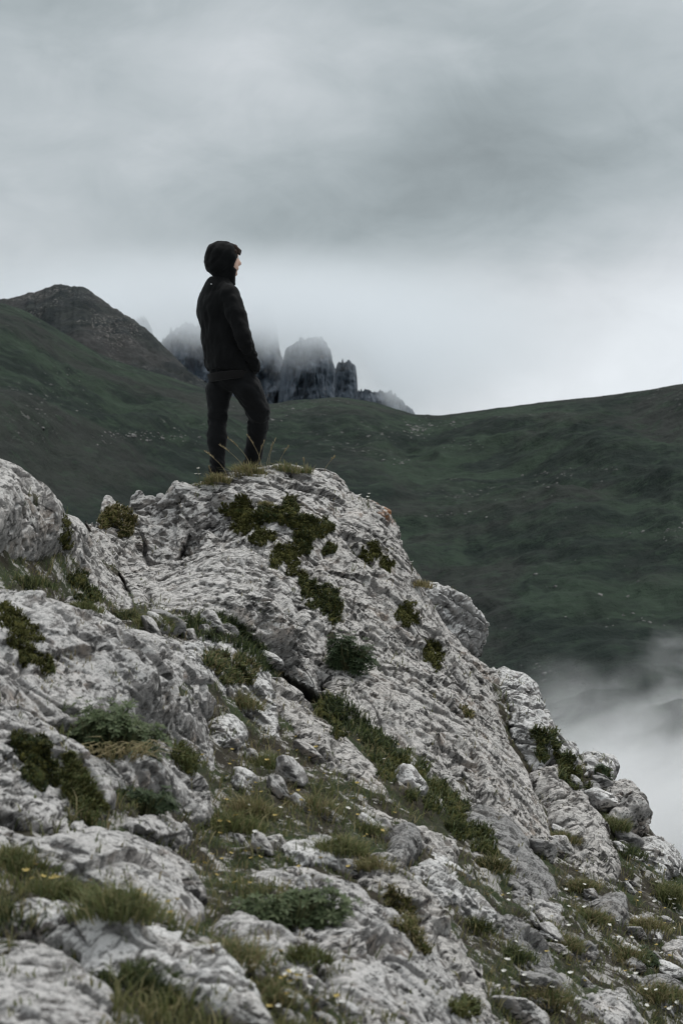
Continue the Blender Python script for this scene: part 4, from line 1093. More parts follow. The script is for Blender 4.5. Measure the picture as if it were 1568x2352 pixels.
shrub(805, 1478, 105, 150, 760, .030, M_DLEAF, 'dark leafy shrub growing from the cleft in the main outcrop', 3)
shrub(245, 1655, 300, 180, 820, .034, M_LEAF, 'large grey green shrub with hanging dry grass on the left slab', 5, 110)
shrub(665, 2065, 225, 140, 700, .032, M_LEAF, 'grey green rosette shrub on the streaked slab at the bottom', 7)
shrub(330, 1835, 140, 85, 260, .028, M_DLEAF, 'small dark feathery shrub below the hollowed left rock', 9)
shrub(1385, 1770, 40, 50, 160, .028, M_DLEAF, 'little dark bush wedged between the skyline blocks', 13)
shrub(1480, 2190, 70, 55, 120, .040, M_DLEAF, 'broad leaved green plant in the lower right grass', 15)


def heath(u, v, poly, n, label):
    q = np.array(poly); p_, n_, _ = gather(n * 2, q[:, 0].min(), q[:, 0].max(), q[:, 1].min(), q[:, 1].max(), None, q, 0.0, 6.0)
    cell = np.round(p_ / .045).astype(int); lab_ = np.arange(len(p_)); D_ = np.abs(cell[:, None] - cell[None]).max(-1) <= 1
    for _ in range(60):
        new = np.where(D_, lab_[None], 10 ** 9).min(1)
        if (new == lab_).all(): break
        lab_ = new
    kp = lab_ == np.bincount(lab_).argmax(); p_, n_ = p_[kp], n_[kp]
    L = rng.uniform(.03, .075, len(p_)); k = rng.choice(2, len(p_), p=[.75, .25])
    o = blade_object('heath_cushion', [(p_[k == j], n_[k == j], L[k == j], rng.uniform(.006, .010, (k == j).sum()), rng.uniform(.2, 1.1, (k == j).sum())) for j in (0, 1)], [M_HEATH, M_GREEN])
    tag(o, label, 'heath', 'heath cushions')


heath(520, 1450, [(425, 1430), (480, 1415), (530, 1425), (575, 1460), (605, 1495), (628, 1540), (610, 1545), (575, 1510), (530, 1475), (470, 1465)], 2600, 'thick dark heath cushion draped under the domed face')
heath(830, 1670, [(740, 1600), (790, 1615), (850, 1665), (910, 1720), (900, 1740), (840, 1710), (770, 1650)], 1400, 'purplish dark heath strip between hollow and long slab')


# stones lying in the grass
def stone_mesh(seed):
    bm = bmesh.new(); bmesh.ops.create_icosphere(bm, subdivisions=4, radius=1.0)
    v = np.array([x.co for x in bm.verts], np.float32); f = np.array([[y.index for y in x.verts] for x in bm.faces]); bm.free()
    r2 = np.random.default_rng(seed); nrm = r2.normal(size=(11, 3)); nrm /= np.linalg.norm(nrm, axis=1, keepdims=True); h = r2.uniform(.55, .95, 11)
    dot = v @ nrm.T; s = np.where(dot > 1e-3, h / np.maximum(dot, 1e-3), 9).min(1); s = np.minimum(s, 1.12)
    v = v * s[:, None] * np.array([1.25, .9, .75]); v = v * (1 + .06 * fbm(v * 2.2 + seed, 4, seed, .6) + .03 * ridged(v * 5 + seed, 3, seed))[:, None]
    return np_mesh('stone', v * .07, f)


LAND = [(660, 1700, 'narrow slanting slab'), (540, 1670, 'blunt white capped rock'), (575, 1875, 'brown drooping tuft'), (700, 1850, 'yellow green tuft'), (830, 1905, 'bright green tuft'),
        (770, 1960, 'mound with the dark hollow'), (930, 1930, 'dark ribbed rock'), (1010, 1990, 'white topped boulder'), (520, 1900, 'thick green tuft'), (600, 1760, 'deep green tuft'),
        (540, 1540, 'flat slab'), (350, 1440, 'foot of the domed face'), (440, 1480, 'left end of the flat slab'), (1180, 1960, 'dark knobbly rock'), (1260, 2080, 'low grey rock'), (1340, 2165, 'ragged rock rib'),
        (1415, 2085, 'half buried rock'), (1480, 2130, 'brown green tuft'), (1570, 2190, 'white streaked rock'), (1520, 2060, 'long green tuft'), (1430, 2200, 'spiky green tuft'), (1550, 2280, 'rock at the bottom right border'),
        (1410, 2310, 'cracked bluish rock'), (1240, 2290, 'soft tuft by the tilted slab'), (1200, 2150, 'thin ribbed strip'), (1525, 1960, 'pale edge rock'), (1440, 1850, 'big round boulder'), (1367, 1815, 'small knobbly rock'),
        (1385, 1755, 'upright pale block'), (1315, 1728, 'layered rock stack'), (1290, 1930, 'tuft by the long slab'), (600, 2290, 'yellowish bottom tuft'), (540, 2200, 'pale green cushion'), (690, 2200, 'mossy cushion'),
        (740, 2290, 'left side of the streaked slab'), (980, 2340, 'white rock at the bottom edge'), (130, 2060, 'soft green tuft at left'), (270, 2090, 'blue green tuft at left'), (400, 2110, 'end of the pale slab'), (1120, 2250, 'tilted slab')]
SEEN = {}


def near_label(p, what, kind):
    u = 784 + p[0] / (K * p[1]); v = 1176 - p[2] / (K * p[1])
    ln_ = min(LAND, key=lambda q: (q[0] - u) ** 2 + (q[1] - v) ** 2); du, dv = u - ln_[0], v - ln_[1]
    rel = ('just right of' if du > 0 else 'just left of') if abs(du) > abs(dv) else ('below' if dv > 0 else 'above')
    t = f'{what} {rel} the {ln_[2]}'
    return t, t


STONES = [stone_mesh(k) for k in range(7)]
for k, me in enumerate(STONES): me.materials.append((M_PALE, M_NEAR, M_STEEP, M_DARK, M_NEAR, M_PALE, M_FACE)[k])
REG = [(520, 1000, 1720, 2060, 18, 'pale stone half sunk in the grassy middle of the slope', 'stones in the middle grass', (.03, .075)),
       (1180, 1568, 2010, 2352, 28, 'grey stone lying in the grass of the lower right slope', 'stones in the lower right grass', (.025, .07)),
       (330, 620, 1430, 1640, 12, 'grey stone in the grass below the domed face', 'stones below the domed face', (.03, .08)),
       (480, 800, 2100, 2352, 14, 'pale stone in the grass near the bottom edge', 'stones near the bottom edge', (.02, .05)),
       (1230, 1440, 1690, 1960, 12, 'grey stone on the turf under the skyline boulders', 'stones under the skyline boulders', (.03, .08))]
for u0, u1, v0, v1, n, lab, grp, sz in REG:
    c = 0; tries = 0
    while c < n and tries < n * 30:
        tries += 1; h = hit(rng.uniform(u0, u1), rng.uniform(v0, v1))
        if h is None or h[2] != 'hillside' or h[0].y > 30: continue
        o = link('stone', STONES[rng.integers(7)]); s = rng.uniform(*sz) * (1.0 if rng.random() < .85 else 1.7)
        o.location = Vector(h[0]) + Vector(h[1]) * s * .25; o.scale = (s / .07, s / .07 * rng.uniform(.7, 1), s / .07 * rng.uniform(.6, 1))
        o.rotation_euler = (rng.uniform(-.4, .4), R(40) + rng.uniform(-.4, .4), rng.uniform(-.6, .6)); sw_ = 'big ' if s > sz[1] else ('small ' if s < (sz[0] + sz[1]) * .45 else ''); l_, g_ = near_label(h[0], sw_ + ('pale', 'grey', 'buff', 'dark', 'grey', 'pale', 'grey')[STONES.index(o.data)] + ' stone', 0); tag(o, l_, 'stone', g_); c += 1


# flowers
def flower_mesh(petals, rad, h, mat, seed):
    r2 = np.random.default_rng(seed); V, Fc, M = [], [], []; o = 0
    top = np.array([r2.uniform(-.02, .02), r2.uniform(-.02, .02), h])
    for a in (0, 2.1, 4.2):                                     # stem: three thin faces
        d0 = np.array([math.cos(a), math.sin(a), 0]) * .0016; d1 = np.array([math.cos(a + 2.1), math.sin(a + 2.1), 0]) * .0016
        V += [d0, d1, top + d1, top + d0]; Fc.append([o, o + 1, o + 2, o + 3]); M.append(0); o += 4
    for k in range(petals):
        a = k * 2 * np.pi / petals; d = np.array([math.cos(a), math.sin(a) * .8, .35 + .2 * r2.random()]); s = np.array([-math.sin(a), math.cos(a), 0]) * rad * .42
        V += [top, top + d * rad * .6 + s, top + d * rad, top + d * rad * .6 - s]; Fc.append([o, o + 1, o + 2, o + 3]); M.append(1); o += 4
    me = np_mesh('flower', np.array(V), np.array(Fc), False); me.materials.append(M_STEM); me.materials.append(mat)
    me.polygons.foreach_set('material_index', np.array(M, np.int32)); me.update(); return me


WF = [flower_mesh(6, .013, h, M_WHITE, k) for k, h in enumerate((.05, .07, .09, .06))]
YF = [flower_mesh(5, .012, h, M_YELLOW, k + 9) for k, h in enumerate((.04, .05, .07))]
FL = [(WF, 1150, 1568, 1960, 2352, 85, 'tiny white flower in the grass of the lower right slope', 'white flowers on the lower right slope'),
      (WF, 560, 900, 1750, 2000, 22, 'tiny white flower in the grassy middle of the slope', 'white flowers in the middle grass'),
      (WF, 640, 860, 2270, 2350, 14, 'white flower head blurred at the bottom edge', 'white flowers at the bottom edge'),
      (WF, 330, 640, 1420, 1600, 10, 'tiny white flower below the domed face', 'white flowers below the domed face'),
      (YF, 450, 920, 1700, 2060, 60, 'small yellow flower in the grassy middle of the slope', 'yellow flowers in the middle grass'),
      (YF, 60, 420, 2020, 2140, 26, 'yellow flower blurred in the lower left grass band', 'yellow flowers in the lower left grass'),
      (YF, 480, 800, 2130, 2340, 26, 'small yellow flower near the bottom middle', 'yellow flowers near the bottom'),
      (YF, 1150, 1568, 2000, 2352, 26, 'small yellow flower in the grass of the lower right slope', 'yellow flowers on the lower right slope')]
for ms, u0, u1, v0, v1, n, lab, grp in FL:
    c = 0; tries = 0
    while c < n and tries < 40 * n:
        tries += 1; h = hit(rng.uniform(u0, u1), rng.uniform(v0, v1))
        if h is None or h[0].y > 30 or h[2] != 'hillside': continue
        o = link('flower', ms[rng.integers(len(ms))], loc=Vector(h[0])); s = rng.uniform(.8, 1.25); o.scale = (s, s, s)
        o.rotation_euler = (rng.uniform(.1, .5), rng.uniform(-.2, .2), rng.uniform(0, 6.28)); l_, g_ = near_label(h[0], 'tiny white flower' if ms is WF else 'small yellow flower', 1); tag(o, l_, 'flower', g_); c += 1
for (u, v, n, lab, grp) in ((452, 1098, 6, 'tiny white flower on the rock rim left of the person', 'white flowers left of the person'),
                            (838, 1150, 6, 'tiny white flower on the skyline near the orange lichen', 'white flowers near the orange lichen'),
                            (952, 1300, 2, 'tiny white flower on the skyline above the notch', 'white flowers above the notch')):
    for k in range(n):
        c = surf(u + rng.uniform(-12, 12), v + 8 + rng.uniform(0, 10))
        o = link('flower', WF[k % 4], loc=c); o.scale = (1.2,) * 3; o.rotation_euler = (rng.uniform(-.3, .3), rng.uniform(-.4, .4), rng.uniform(0, 6)); tag(o, lab, 'flower', grp)


# seeding grass stalks on the summit
def stalk(c, h, lean, label, group):
    base = link('grass_stalk', None, loc=c); tag(base, label, 'grass stalk', group)
    n = 9; t = np.linspace(0, 1, n); x = lean * h * t ** 1.8; z = h * t; V, Fc = [], []
    for k in range(n):
        w = .0022 * (1 - .5 * t[k]); V += [(x[k] - w, 0, z[k]), (x[k] + w, .0, z[k]), (x[k], w * 1.6, z[k])]
    for k in range(n - 1):
        for j in range(3): a = k * 3 + j; b = k * 3 + (j + 1) % 3; Fc.append([a, b, b + 3, a + 3])
    link('stem', np_mesh('stem', np.array(V), np.array(Fc), False), M_TWIG, base)
    k = 26; tt = rng.uniform(.70, 1.0, k); pos = np.stack([np.interp(tt, t, x), 0 * tt, np.interp(tt, t, z)], -1)
    v, f = blades(pos, np.tile([lean, 0, 1.0], (k, 1)), rng.uniform(.012, .026, k), np.full(k, .006), rng.uniform(.3, 1.0, k))
    link('seed_head', np_mesh('seed_head', v, f, False), M_TWIG, base)['kind'] = 'stuff'


for (u, v, h, le, lab) in ((600, 1078, .24, -.45, 'seeding grass stalk leaning left in front of the bent leg'), (575, 1080, .22, -.75, 'seeding stalk leaning far left out of the biggest tuft'),
                           (560, 1082, .20, -.95, 'lowest leaning stalk at the left of the biggest tuft'), (592, 1078, .19, .25, 'short upright stalk in front of the bent knee'),
                           (612, 1076, .22, .30, 'tall stalk just right of the bent leg'), (618, 1076, .16, .15, 'thin short stalk right of the bent leg'),
                           (640, 1076, .15, .5, 'stalk leaning right over the low yellowish tuft'), (700, 1082, .11, -.1, 'single stubby stalk near the right end of the summit'),
                           (745, 1088, .12, .7, 'fine stalk at the far right end of the summit'), (522, 1100, .20, -.85, 'thin stalk crossing the straight leg'),
                           (492, 1105, .12, -.35, 'short stalk at the foot of the straight leg'), (202, 1176, .12, -.1, 'stalk in the dip between the skyline rocks')):
    stalk(surf(u, v, .04), h, le, lab, 'seeding grass stalks on the summit')


# broken rock that crops out on the far hillsides
def far_rubble():
    m, g = new_mat('far_rock'); t = g.n('ShaderNodeTexCoord').outputs['Object']
    finish(m, g, g.mix(g.smooth(g.noise(t, .5, 4, .6), .4, .62), (0.06, 0.062, 0.06), (0.20, 0.197, 0.19)), 0.95, None, 0.1)
    r2 = np.random.default_rng(77); V, Fc = [], []; o = 0; protos = []
    for k in range(4):
        bm = bmesh.new(); bmesh.ops.create_icosphere(bm, subdivisions=1, radius=1.0); v = np.array([x.co for x in bm.verts]); f = np.array([[y.index for y in x.verts] for x in bm.faces]); bm.free()
        protos.append((v * r2.uniform(.65, 1.2, (len(v), 1)), f))
    spots = [(960, 985, 34, 18, 95), (1040, 975, 40, 8, 30), (1060, 1020, 40, 10, 25), (300, 1000, 80, 12, 80), (420, 1005, 50, 14, 40), (1300, 1090, 45, 10, 30), (1380, 1075, 30, 8, 18), (900, 1060, 45, 10, 24),
             (1030, 1180, 45, 8, 24), (1500, 1225, 60, 14, 26), (1200, 1110, 200, 60, 24), (1250, 1330, 260, 110, 26), (150, 880, 60, 40, 26), (650, 960, 60, 20, 26), (1430, 1420, 90, 26, 30), (1230, 1540, 50, 24, 24), (100, 950, 40, 30, 18)]
    for u, v, su, sv, n in spots:
        for _ in range(n):
            d_ = Vector(P(u + r2.normal() * su * .6, v + r2.normal() * sv * .6, 1.0)).normalized(); ok_, loc_, _, _ = bpy.data.objects['hills'].ray_cast((0, 0, 0), d_)
            if not ok_: continue
            h = (loc_,)
            s_ = min(r2.lognormal(-.55, .65), 2.6) * h[0].y / 1350; pv, pf = protos[r2.integers(4)]
            a = r2.uniform(0, 6.28); c, sn = math.cos(a), math.sin(a); q = pv * s_ * np.array([1.5, 1.0, .8])
            q = np.stack([q[:, 0] * c - q[:, 1] * sn, q[:, 0] * sn + q[:, 1] * c, q[:, 2]], -1) + np.array(h[0]) - np.array([0, 0, .35 * s_])
            V.append(q); Fc.append(pf + o); o += len(q)
    V = np.concatenate(V); c = V.mean(0)
    tag(link('rubble', np_mesh('rubble', V - c, np.concatenate(Fc), False), m, loc=c), kind='stuff')


far_rubble()
# ------------------------------------------------------------------ the person
def surface_nets(F, org, vs):
    S = F < 0
    nx, ny, nz = F.shape
    acc = np.zeros((nx - 1, ny - 1, nz - 1, 3), np.float32); cnt = np.zeros((nx - 1, ny - 1, nz - 1), np.float32)
    C = [(0, 0, 0), (1, 0, 0), (0, 1, 0), (1, 1, 0), (0, 0, 1), (1, 0, 1), (0, 1, 1), (1, 1, 1)]
    sl = lambda A, c: A[c[0]:nx - 1 + c[0], c[1]:ny - 1 + c[1], c[2]:nz - 1 + c[2]]
    for i in range(8):
        for ax in range(3):
            if C[i][ax]: continue
            j = list(C[i]); j[ax] = 1; j = tuple(j)
            a, b = sl(F, C[i]), sl(F, j); m = (a < 0) != (b < 0)
            if not m.any(): continue
            t = np.where(m, a / np.where(m, a - b, 1), 0)
            for k in range(3):
                acc[..., k] += np.where(m, C[i][k] + (t if k == ax else 0), 0)
            cnt += m
    has = cnt > 0; idx = np.full(has.shape, -1); idx[has] = np.arange(has.sum())
    g = np.stack(np.nonzero(has), -1); v = (g + acc[has] / cnt[has][:, None]) * vs + np.array(org)
    fs = []
    for ax in range(3):
        a = [slice(1, -1)] * 3; a[ax] = slice(0, -1); b = list(a); b[ax] = slice(1, None)
        A, B = S[tuple(a)], S[tuple(b)]
        x = np.stack(np.nonzero(A != B), -1); st = A[A != B]
        x = x + np.array([0 if k == ax else 1 for k in range(3)])
        o1, o2 = [k for k in range(3) if k != ax]
        def q(d1, d2):
            y = x.copy(); y[:, o1] -= d1; y[:, o2] -= d2
            return idx[y[:, 0], y[:, 1], y[:, 2]]
        f = np.stack([q(0, 0), q(1, 0), q(1, 1), q(0, 1)], -1)
        flip = st if ax != 1 else ~st
        f[flip] = f[flip][:, ::-1]
        fs.append(f)
    f = np.concatenate(fs); f = f[(f >= 0).all(1)]
    return v, f[:, ::-1]


class Field:
    """signed distance field on a box of voxels"""
    def __init__(s, lo, hi, vs):
        s.lo = np.array(lo, float); s.vs = vs
        ax = [np.arange(lo[k], hi[k] + vs, vs, dtype=np.float32) for k in range(3)]
        s.shape = tuple(len(a) for a in ax)
        G = np.meshgrid(*ax, indexing='ij'); s.p = np.stack([g.ravel() for g in G], -1).astype(np.float32)
        s.d = np.full(len(s.p), 9, np.float32)
    def add(s, d, k=0.03):
        if k <= 0: s.d = np.minimum(s.d, d); return s
        h = np.clip(0.5 + 0.5 * (s.d - d) / k, 0, 1)
        s.d = s.d * (1 - h) + d * h - k * h * (1 - h); return s
    def cut(s, d, k=0.01):
        e = -d; h = np.clip(0.5 - 0.5 * (s.d - e) / k, 0, 1)
        s.d = s.d * (1 - h) + e * h + k * h * (1 - h); return s
    def cone(s, a, b, ra, rb, flat=None):
        """tapered round limb from a to b; flat = (direction, factor) makes it thinner that way"""
        a = np.array(a, np.float32); b = np.array(b, np.float32); q = s.p - a; ab = b - a
        t = np.clip(q @ ab / (ab @ ab), 0, 1); w = q - t[:, None] * ab
        if flat is not None:
            n = np.array(flat[0], np.float32); n /= np.linalg.norm(n); w = w + (w @ n)[:, None] * n * (1 / flat[1] - 1)
        return np.linalg.norm(w, axis=1) - (ra + (rb - ra) * t)
    def path(s, pts, rad, k=0.02, flat=None):
        for i in range(len(pts) - 1): s.add(s.cone(pts[i], pts[i + 1], rad[i], rad[i + 1], flat), k)
        return s
    def ell(s, c, r, fwd=None):
        q = s.p - np.array(c, np.float32)
        if fwd is not None:
            f = np.array(fwd, np.float32); f /= np.linalg.norm(f); sd_ = np.array([f[1], -f[0], 0], np.float32)
            sd_ /= np.linalg.norm(sd_); up = np.cross(sd_, f)
            q = np.stack([q @ sd_, q @ f, q @ up], -1)
        r = np.array(r, np.float32); m = np.linalg.norm(q / r, axis=1)
        return (m - 1) * r.min() * np.where(m > 1, 1.0, 1.0)
    def plane(s, c, n):
        n = np.array(n, np.float32); n /= np.linalg.norm(n); return (s.p - np.array(c, np.float32)) @ n
    def mesh(s):
        return surface_nets(s.d.reshape(s.shape), s.lo, s.vs)


def cloth_material(name, col, rough=0.9, sheen=0.04):
    m, g = new_mat(name); t = g.n('ShaderNodeTexCoord').outputs['Object']
    a = g.noise(t, 6, 4, 0.6); b = g.noise(t, 420, 2, 0.5)
    c = g.mix(g.smooth(a, 0.3, 0.7), tuple(x * 0.85 for x in col), tuple(x * 1.2 for x in col))
    bump = g.n('ShaderNodeBump', {'Strength': 0.25, 'Distance': 0.002}); m.node_tree.links.new(b, bump.inputs['Height'])
    w = g.n('ShaderNodeBump', {'Strength': 0.5, 'Distance': 0.012}); m.node_tree.links.new(g.noise(g.mapping(t, (0, 0, 0), (0, R(30), 0), (1, 1, 0.35)), 22, 3, 0.5, 0.5), w.inputs['Height'])
    m.node_tree.links.new(bump.outputs[0], w.inputs['Normal'])
    return finish(m, g, c, rough, w.outputs[0], 0.12, {'Sheen Weight': sheen, 'Sheen Roughness': 0.5})


def skin_material():
    m, g = new_mat('skin'); t = g.n('ShaderNodeTexCoord').outputs['Object']
    c = g.mix(g.smooth(g.noise(t, 30, 3, 0.5), 0.35, 0.65), (0.52, 0.33, 0.255), (0.58, 0.385, 0.30))
    return finish(m, g, c, 0.5, None, 0.4, {'Subsurface Weight': 0.08, 'Subsurface Scale': 0.01})


def hair_material():
    m, g = new_mat('dark_brown_hair'); t = g.n('ShaderNodeTexCoord').outputs['Object']
    w = g.noise(g.mapping(t, (0, 0, 0), (0, R(20), 0), (1, 1, 0.15)), 160, 3, 0.6)
    c = g.mix(g.smooth(w, 0.35, 0.65), (0.014, 0.009, 0.007), (0.045, 0.027, 0.019))
    bump = g.n('ShaderNodeBump', {'Strength': 0.7, 'Distance': 0.006}); m.node_tree.links.new(w, bump.inputs['Height'])
    return finish(m, g, c, 0.65, bump.outputs[0], 0.15)


M_HOOD = cloth_material('black_jersey', (0.0045, 0.0047, 0.0050))
M_RIB = cloth_material('dark_ribbed_hem', (0.0105, 0.0098, 0.0098))
M_TROUSER = cloth_material('black_track_fabric', (0.0050, 0.0053, 0.0060), 0.72, 0.04)
M_SHOE = cloth_material('black_shoe', (0.010, 0.010, 0.010), 0.6, 0.0)
M_SOLE = cloth_material('dark_rubber', (0.02, 0.02, 0.02), 0.8, 0.0)
M_SKIN, M_HAIR = skin_material(), hair_material()
M_EYE = finish(*new_mat('eye_white'), (0.6, 0.58, 0.55), 0.2)
M_LABEL = finish(*new_mat('pale_label'), (0.30, 0.30, 0.30), 0.6)

FT = P(520, 1097, 14.75)                        # ground under the person's standing foot
PERSON = link('person', None, loc=FT)
PERSON.scale = (1.02,) * 3
tag(PERSON, 'person in black hoodie, hood up, and black trousers standing on the rock, hands in pockets', 'person')

FW = np.array([0.80, 0.60, 0]); RT = np.array([0.60, -0.80, 0])      # body faces right and away
HF = np.array([0.955, 0.297, 0]); HR = np.array([0.297, -0.955, 0])   # head turned further
HC = np.array([0.002, 0.01, 1.655])                                   # middle of the head


def folds(p, scale, amp, stretch, seed):
    q = p * np.array(stretch, np.float32)
    return (ridged(q / scale, 3, seed, 0.5) - 0.4) * amp


def hd(f, r, u): return tuple(HC + HF * f + HR * r + np.array([0, 0, u]))


# body: one continuous figure inside the clothes
B = Field((-0.32, -0.36, -0.02), (0.42, 0.46, 1.80), 0.0095)
B.path([(-.045, .02, 1.40), (-.02, .01, 1.20), (.015, 0, 1.02), (.035, 0, .90)], [.105, .115, .105, .115], .05, (FW, .72))
SHR, SHL = (.025, -.115, 1.365), (-.135, .120, 1.350)
B.add(B.cone(SHR, SHL, .052, .052), .05)
B.path([SHR, (.125, -.205, 1.09), (.205, -.085, .86)], [.050, .040, .028], .02)
B.path([SHL, (-.120, .215, 1.08), (.075, .225, .85)], [.050, .040, .028], .02)
HIPR, HIPL = (.10, -.06, .90), (-.035, .055, .90)
KNR, ANR = (.238, .03, .49), (.178, .21, .12)
KNL, ANL = (-.075, .075, .48), (-.072, .075, .07)
B.path([HIPR, KNR, ANR], [.085, .056, .038], .03); B.path([HIPL, KNL, ANL], [.085, .056, .038], .03)
for an in (ANR, ANL):                                        # feet
    an = np.array(an); B.add(B.cone(an + FW * -.02 + [0, 0, -.03], an + FW * .10 + [0, 0, -.045], .032, .022), .02)
for w_, s_ in (((.205, -.085, .86), 1), ((.075, .225, .85), -1)):          # hands with thumb and four fingers, closed in the pockets
    w_ = np.array(w_); dn = np.array([-.045, .05, .0]) * (1 if s_ > 0 else .4)
    pal = w_ + dn + np.array([0, 0, -.04]); B.add(B.cone(w_, pal, .026, .036, (RT, .55)), .02)
    for k in range(4):
        b0 = pal + FW * (k - 1.5) * .018 + np.array([0, 0, -.02]); L = (.062, .072, .068, .054)[k]
        tip = b0 + np.array([0, 0, -L * .75]) + FW * -.02; B.path([b0, (b0 + tip) / 2 + FW * .006, tip], [.0095, .009, .0075], .004)
    t0 = pal + FW * .03 + np.array([0, 0, .012]); B.path([t0, t0 + FW * .022 + [0, 0, -.025], t0 + FW * .024 + [0, 0, -.05]], [.011, .010, .008], .006)
B.add(B.cone((-.035, .015, 1.44), tuple(HC + HF * -.02 + [0, 0, -.075]), .054, .050), .03)
B.add(B.ell(HC + HF * -.012 + [0, 0, .028], (.074, .095, .098), HF), .02)
B.add(B.ell(HC + HF * .022 + [0, 0, -.048], (.055, .066, .078), HF), .03)
B.add(B.cone(hd(.055, 0, -.110), hd(.068, 0, -.112), .022, .016), .02)          # chin
B.path([hd(.084, 0, .012), hd(.100, 0, -.030), hd(.094, 0, -.038)], [.009, .013, .010], .012)    # nose
B.add(B.cone(hd(.080, -.018, -.070), hd(.080, .018, -.070), .011, .011), .010)   # lips
B.add(B.cone(hd(.070, -.03, .032), hd(.070, .03, .032), .016, .016), .012)       # brow
for sgn in (-1, 1):
    B.cut(B.ell(hd(.088, sgn * .031, .010), (.016, .012, .010), HF), .010)
    B.add(B.ell(hd(-.012, sgn * .077, -.012), (.011, .020, .031), HF), .006)
bv, bf = B.mesh()
link('body', np_mesh('body', bv, bf), M_SKIN, PERSON)
for sgn in (-1, 1):
    E = Field(np.array(hd(.068, sgn * .031, .010)) - .018, np.array(hd(.068, sgn * .031, .010)) + .018, .002)
    E.add(E.ell(hd(.068, sgn * .031, .010), (.0115, .0115, .0115)), 0); link('eye', np_mesh('eye', *E.mesh()), M_EYE, PERSON)

# hair: fringe and sides that show at the hood's opening
H = Field(HC - .16, HC + .17, 0.006)
H.add(H.ell(HC + HF * -.002 + [0, 0, .034], (.086, .110, .096), HF), 0)
H.cut(H.plane(hd(.052, 0, .030), (-0.30 * HF + np.array([0, 0, 1.0]))), .01)
H.cut(H.ell(HC + HF * .03 + [0, 0, -.05], (.062, .085, .085), HF), .01)
for k in range(9):                                          # locks of the fringe
    r_ = -.055 + k * .0138
    H.path([hd(.064 - abs(r_) * .3, r_, .090), hd(.100 - abs(r_) * .5, r_ * 1.05, .066), hd(.103 - abs(r_) * .5, r_ * 1.1 + .006, .036 + .008 * math.sin(k * 2.3))], [.018, .014, .006], .008)
for sgn in (-1, 1): H.path([hd(.045, sgn * .075, .05), hd(.040, sgn * .080, .0), hd(.034, sgn * .078, -.035)], [.016, .012, .006], .01)
H.d += folds(H.p, .018, .0025, (1, 1, .3), 4)
link('hair', np_mesh('hair', *H.mesh()), M_HAIR, PERSON)

# hoodie
J = Field((-0.30, -0.38, 0.68), (0.40, 0.42, 1.58), 0.0095)
J.path([(-.062, .015, 1.40), (-.055, .012, 1.28), (-.015, .005, 1.06), (.022, .0, .90), (.030, 0, .80)], [.140, .180, .190, .203, .196], .05, (FW, .86))
J.add(J.cone((.030, -.115, 1.375), (-.140, .120, 1.360), .078, .078), .07)
J.add(J.cone((-.045, .015, 1.44), (-.035, .012, 1.50), .090, .072), .05)
J.path([(.030, -.125, 1.365), (.085, -.175, 1.22), (.135, -.205, 1.06), (.160, -.195, .99), (.205, -.115, .865), (.214, -.085, .825)], [.084, .076, .068, .067, .062, .056], .018)
J.path([(-.135, .125, 1.350), (-.130, .185, 1.20), (-.105, .205, 1.05), (.02, .225, .90), (.09, .215, .84)], [.084, .076, .068, .062, .055], .018)
J.add(J.cone((.215, -.07, .84), (.18, .02, .80), .058, .05), .03)              # pouch pocket filled by the hands
J.cut(J.plane((.03, 0, .795), (0.10, 0, 1)), .012)
J.cut(J.plane((-.035, .012, 1.53), (.1, 0, -1)), .01)
q = J.p
elb = np.exp(-((q[:, 2] - .93) / .10) ** 2) * sstep(q[:, 0], .06, .14)
J.d += folds(q, .085, .0095, (1.0, 1.0, .45), 3) + folds(q @ np.array([[.8, 0, .6], [0, 1, 0], [-.6, 0, .8]], np.float32), .055, .013, (.45, 1, 1.6), 8) * elb * 1.3
J.d += folds(q @ np.array([[.8, 0, .6], [0, 1, 0], [-.6, 0, .8]], np.float32), .09, .008, (.4, 1, 1.3), 12) * np.exp(-((q[:, 2] - .86) / .07) ** 2)
hoodie = link('hoodie', np_mesh('hoodie', *J.mesh()), M_HOOD, PERSON)

# hood, open at the face and sagging at the back
O = Field((-0.26, -0.26, 1.36), (0.22, 0.26, 1.84), 0.0075)
O.add(O.ell(HC + HF * -.034 + [0, 0, .016], (.122, .142, .128), HF), 0)
O.add(O.ell(HC + HF * -.080 + [0, 0, -.052], (.112, .090, .080), HF), .035)
O.add(O.cone(tuple(HC + HF * -.02 + [0, 0, -.08]), (-.042, .012, 1.45), .074, .082), .02)
O.add(O.cone(hd(.034, .050, -.09), hd(.030, .062, -.19), .030, .030), .03)
O.add(O.cone(hd(.034, -.050, -.09), hd(.030, -.062, -.19), .030, .030), .03)
O.d += folds(O.p @ np.array([[.7, 0, .7], [0, 1, 0], [-.7, 0, .7]], np.float32), .10, .008, (1.4, 1, .5), 21)
inner = O.d.copy() + .016
O.cut(np.maximum(np.maximum(inner, O.plane(HC + [0, 0, -.11], (0, 0, -1))), -9), .004)
O.d = np.maximum(O.d, O.plane(hd(.072, 0, .0), HF + np.array([0, 0, .16])))
O.d = np.maximum(O.d, -O.cone(hd(.02, 0, -.02), hd(.2, 0, -.03), .072, .086))
hood = link('hood', np_mesh('hood', *O.mesh()), M_HOOD, hoodie)
W = Field((-0.26, -0.28, 0.68), (0.34, 0.30, 0.88), 0.0075)
W.path([(.024, 0, .840), (.034, 0, .735)], [.200, .176], .0, (FW, .88))
W.d = np.maximum(W.d, W.plane((.03, 0, .800), (-.10, 0, 1))); W.d = np.maximum(W.d, W.plane((.03, 0, .736), (.10, 0, -1)))
W.d += folds(W.p, .02, .0015, (1, 1, .05), 5)
link('hem_band', np_mesh('hem_band', *W.mesh()), M_RIB, hoodie)
tg = Field((-.128, -.165, 1.425), (-.085, -.10, 1.475), .003)
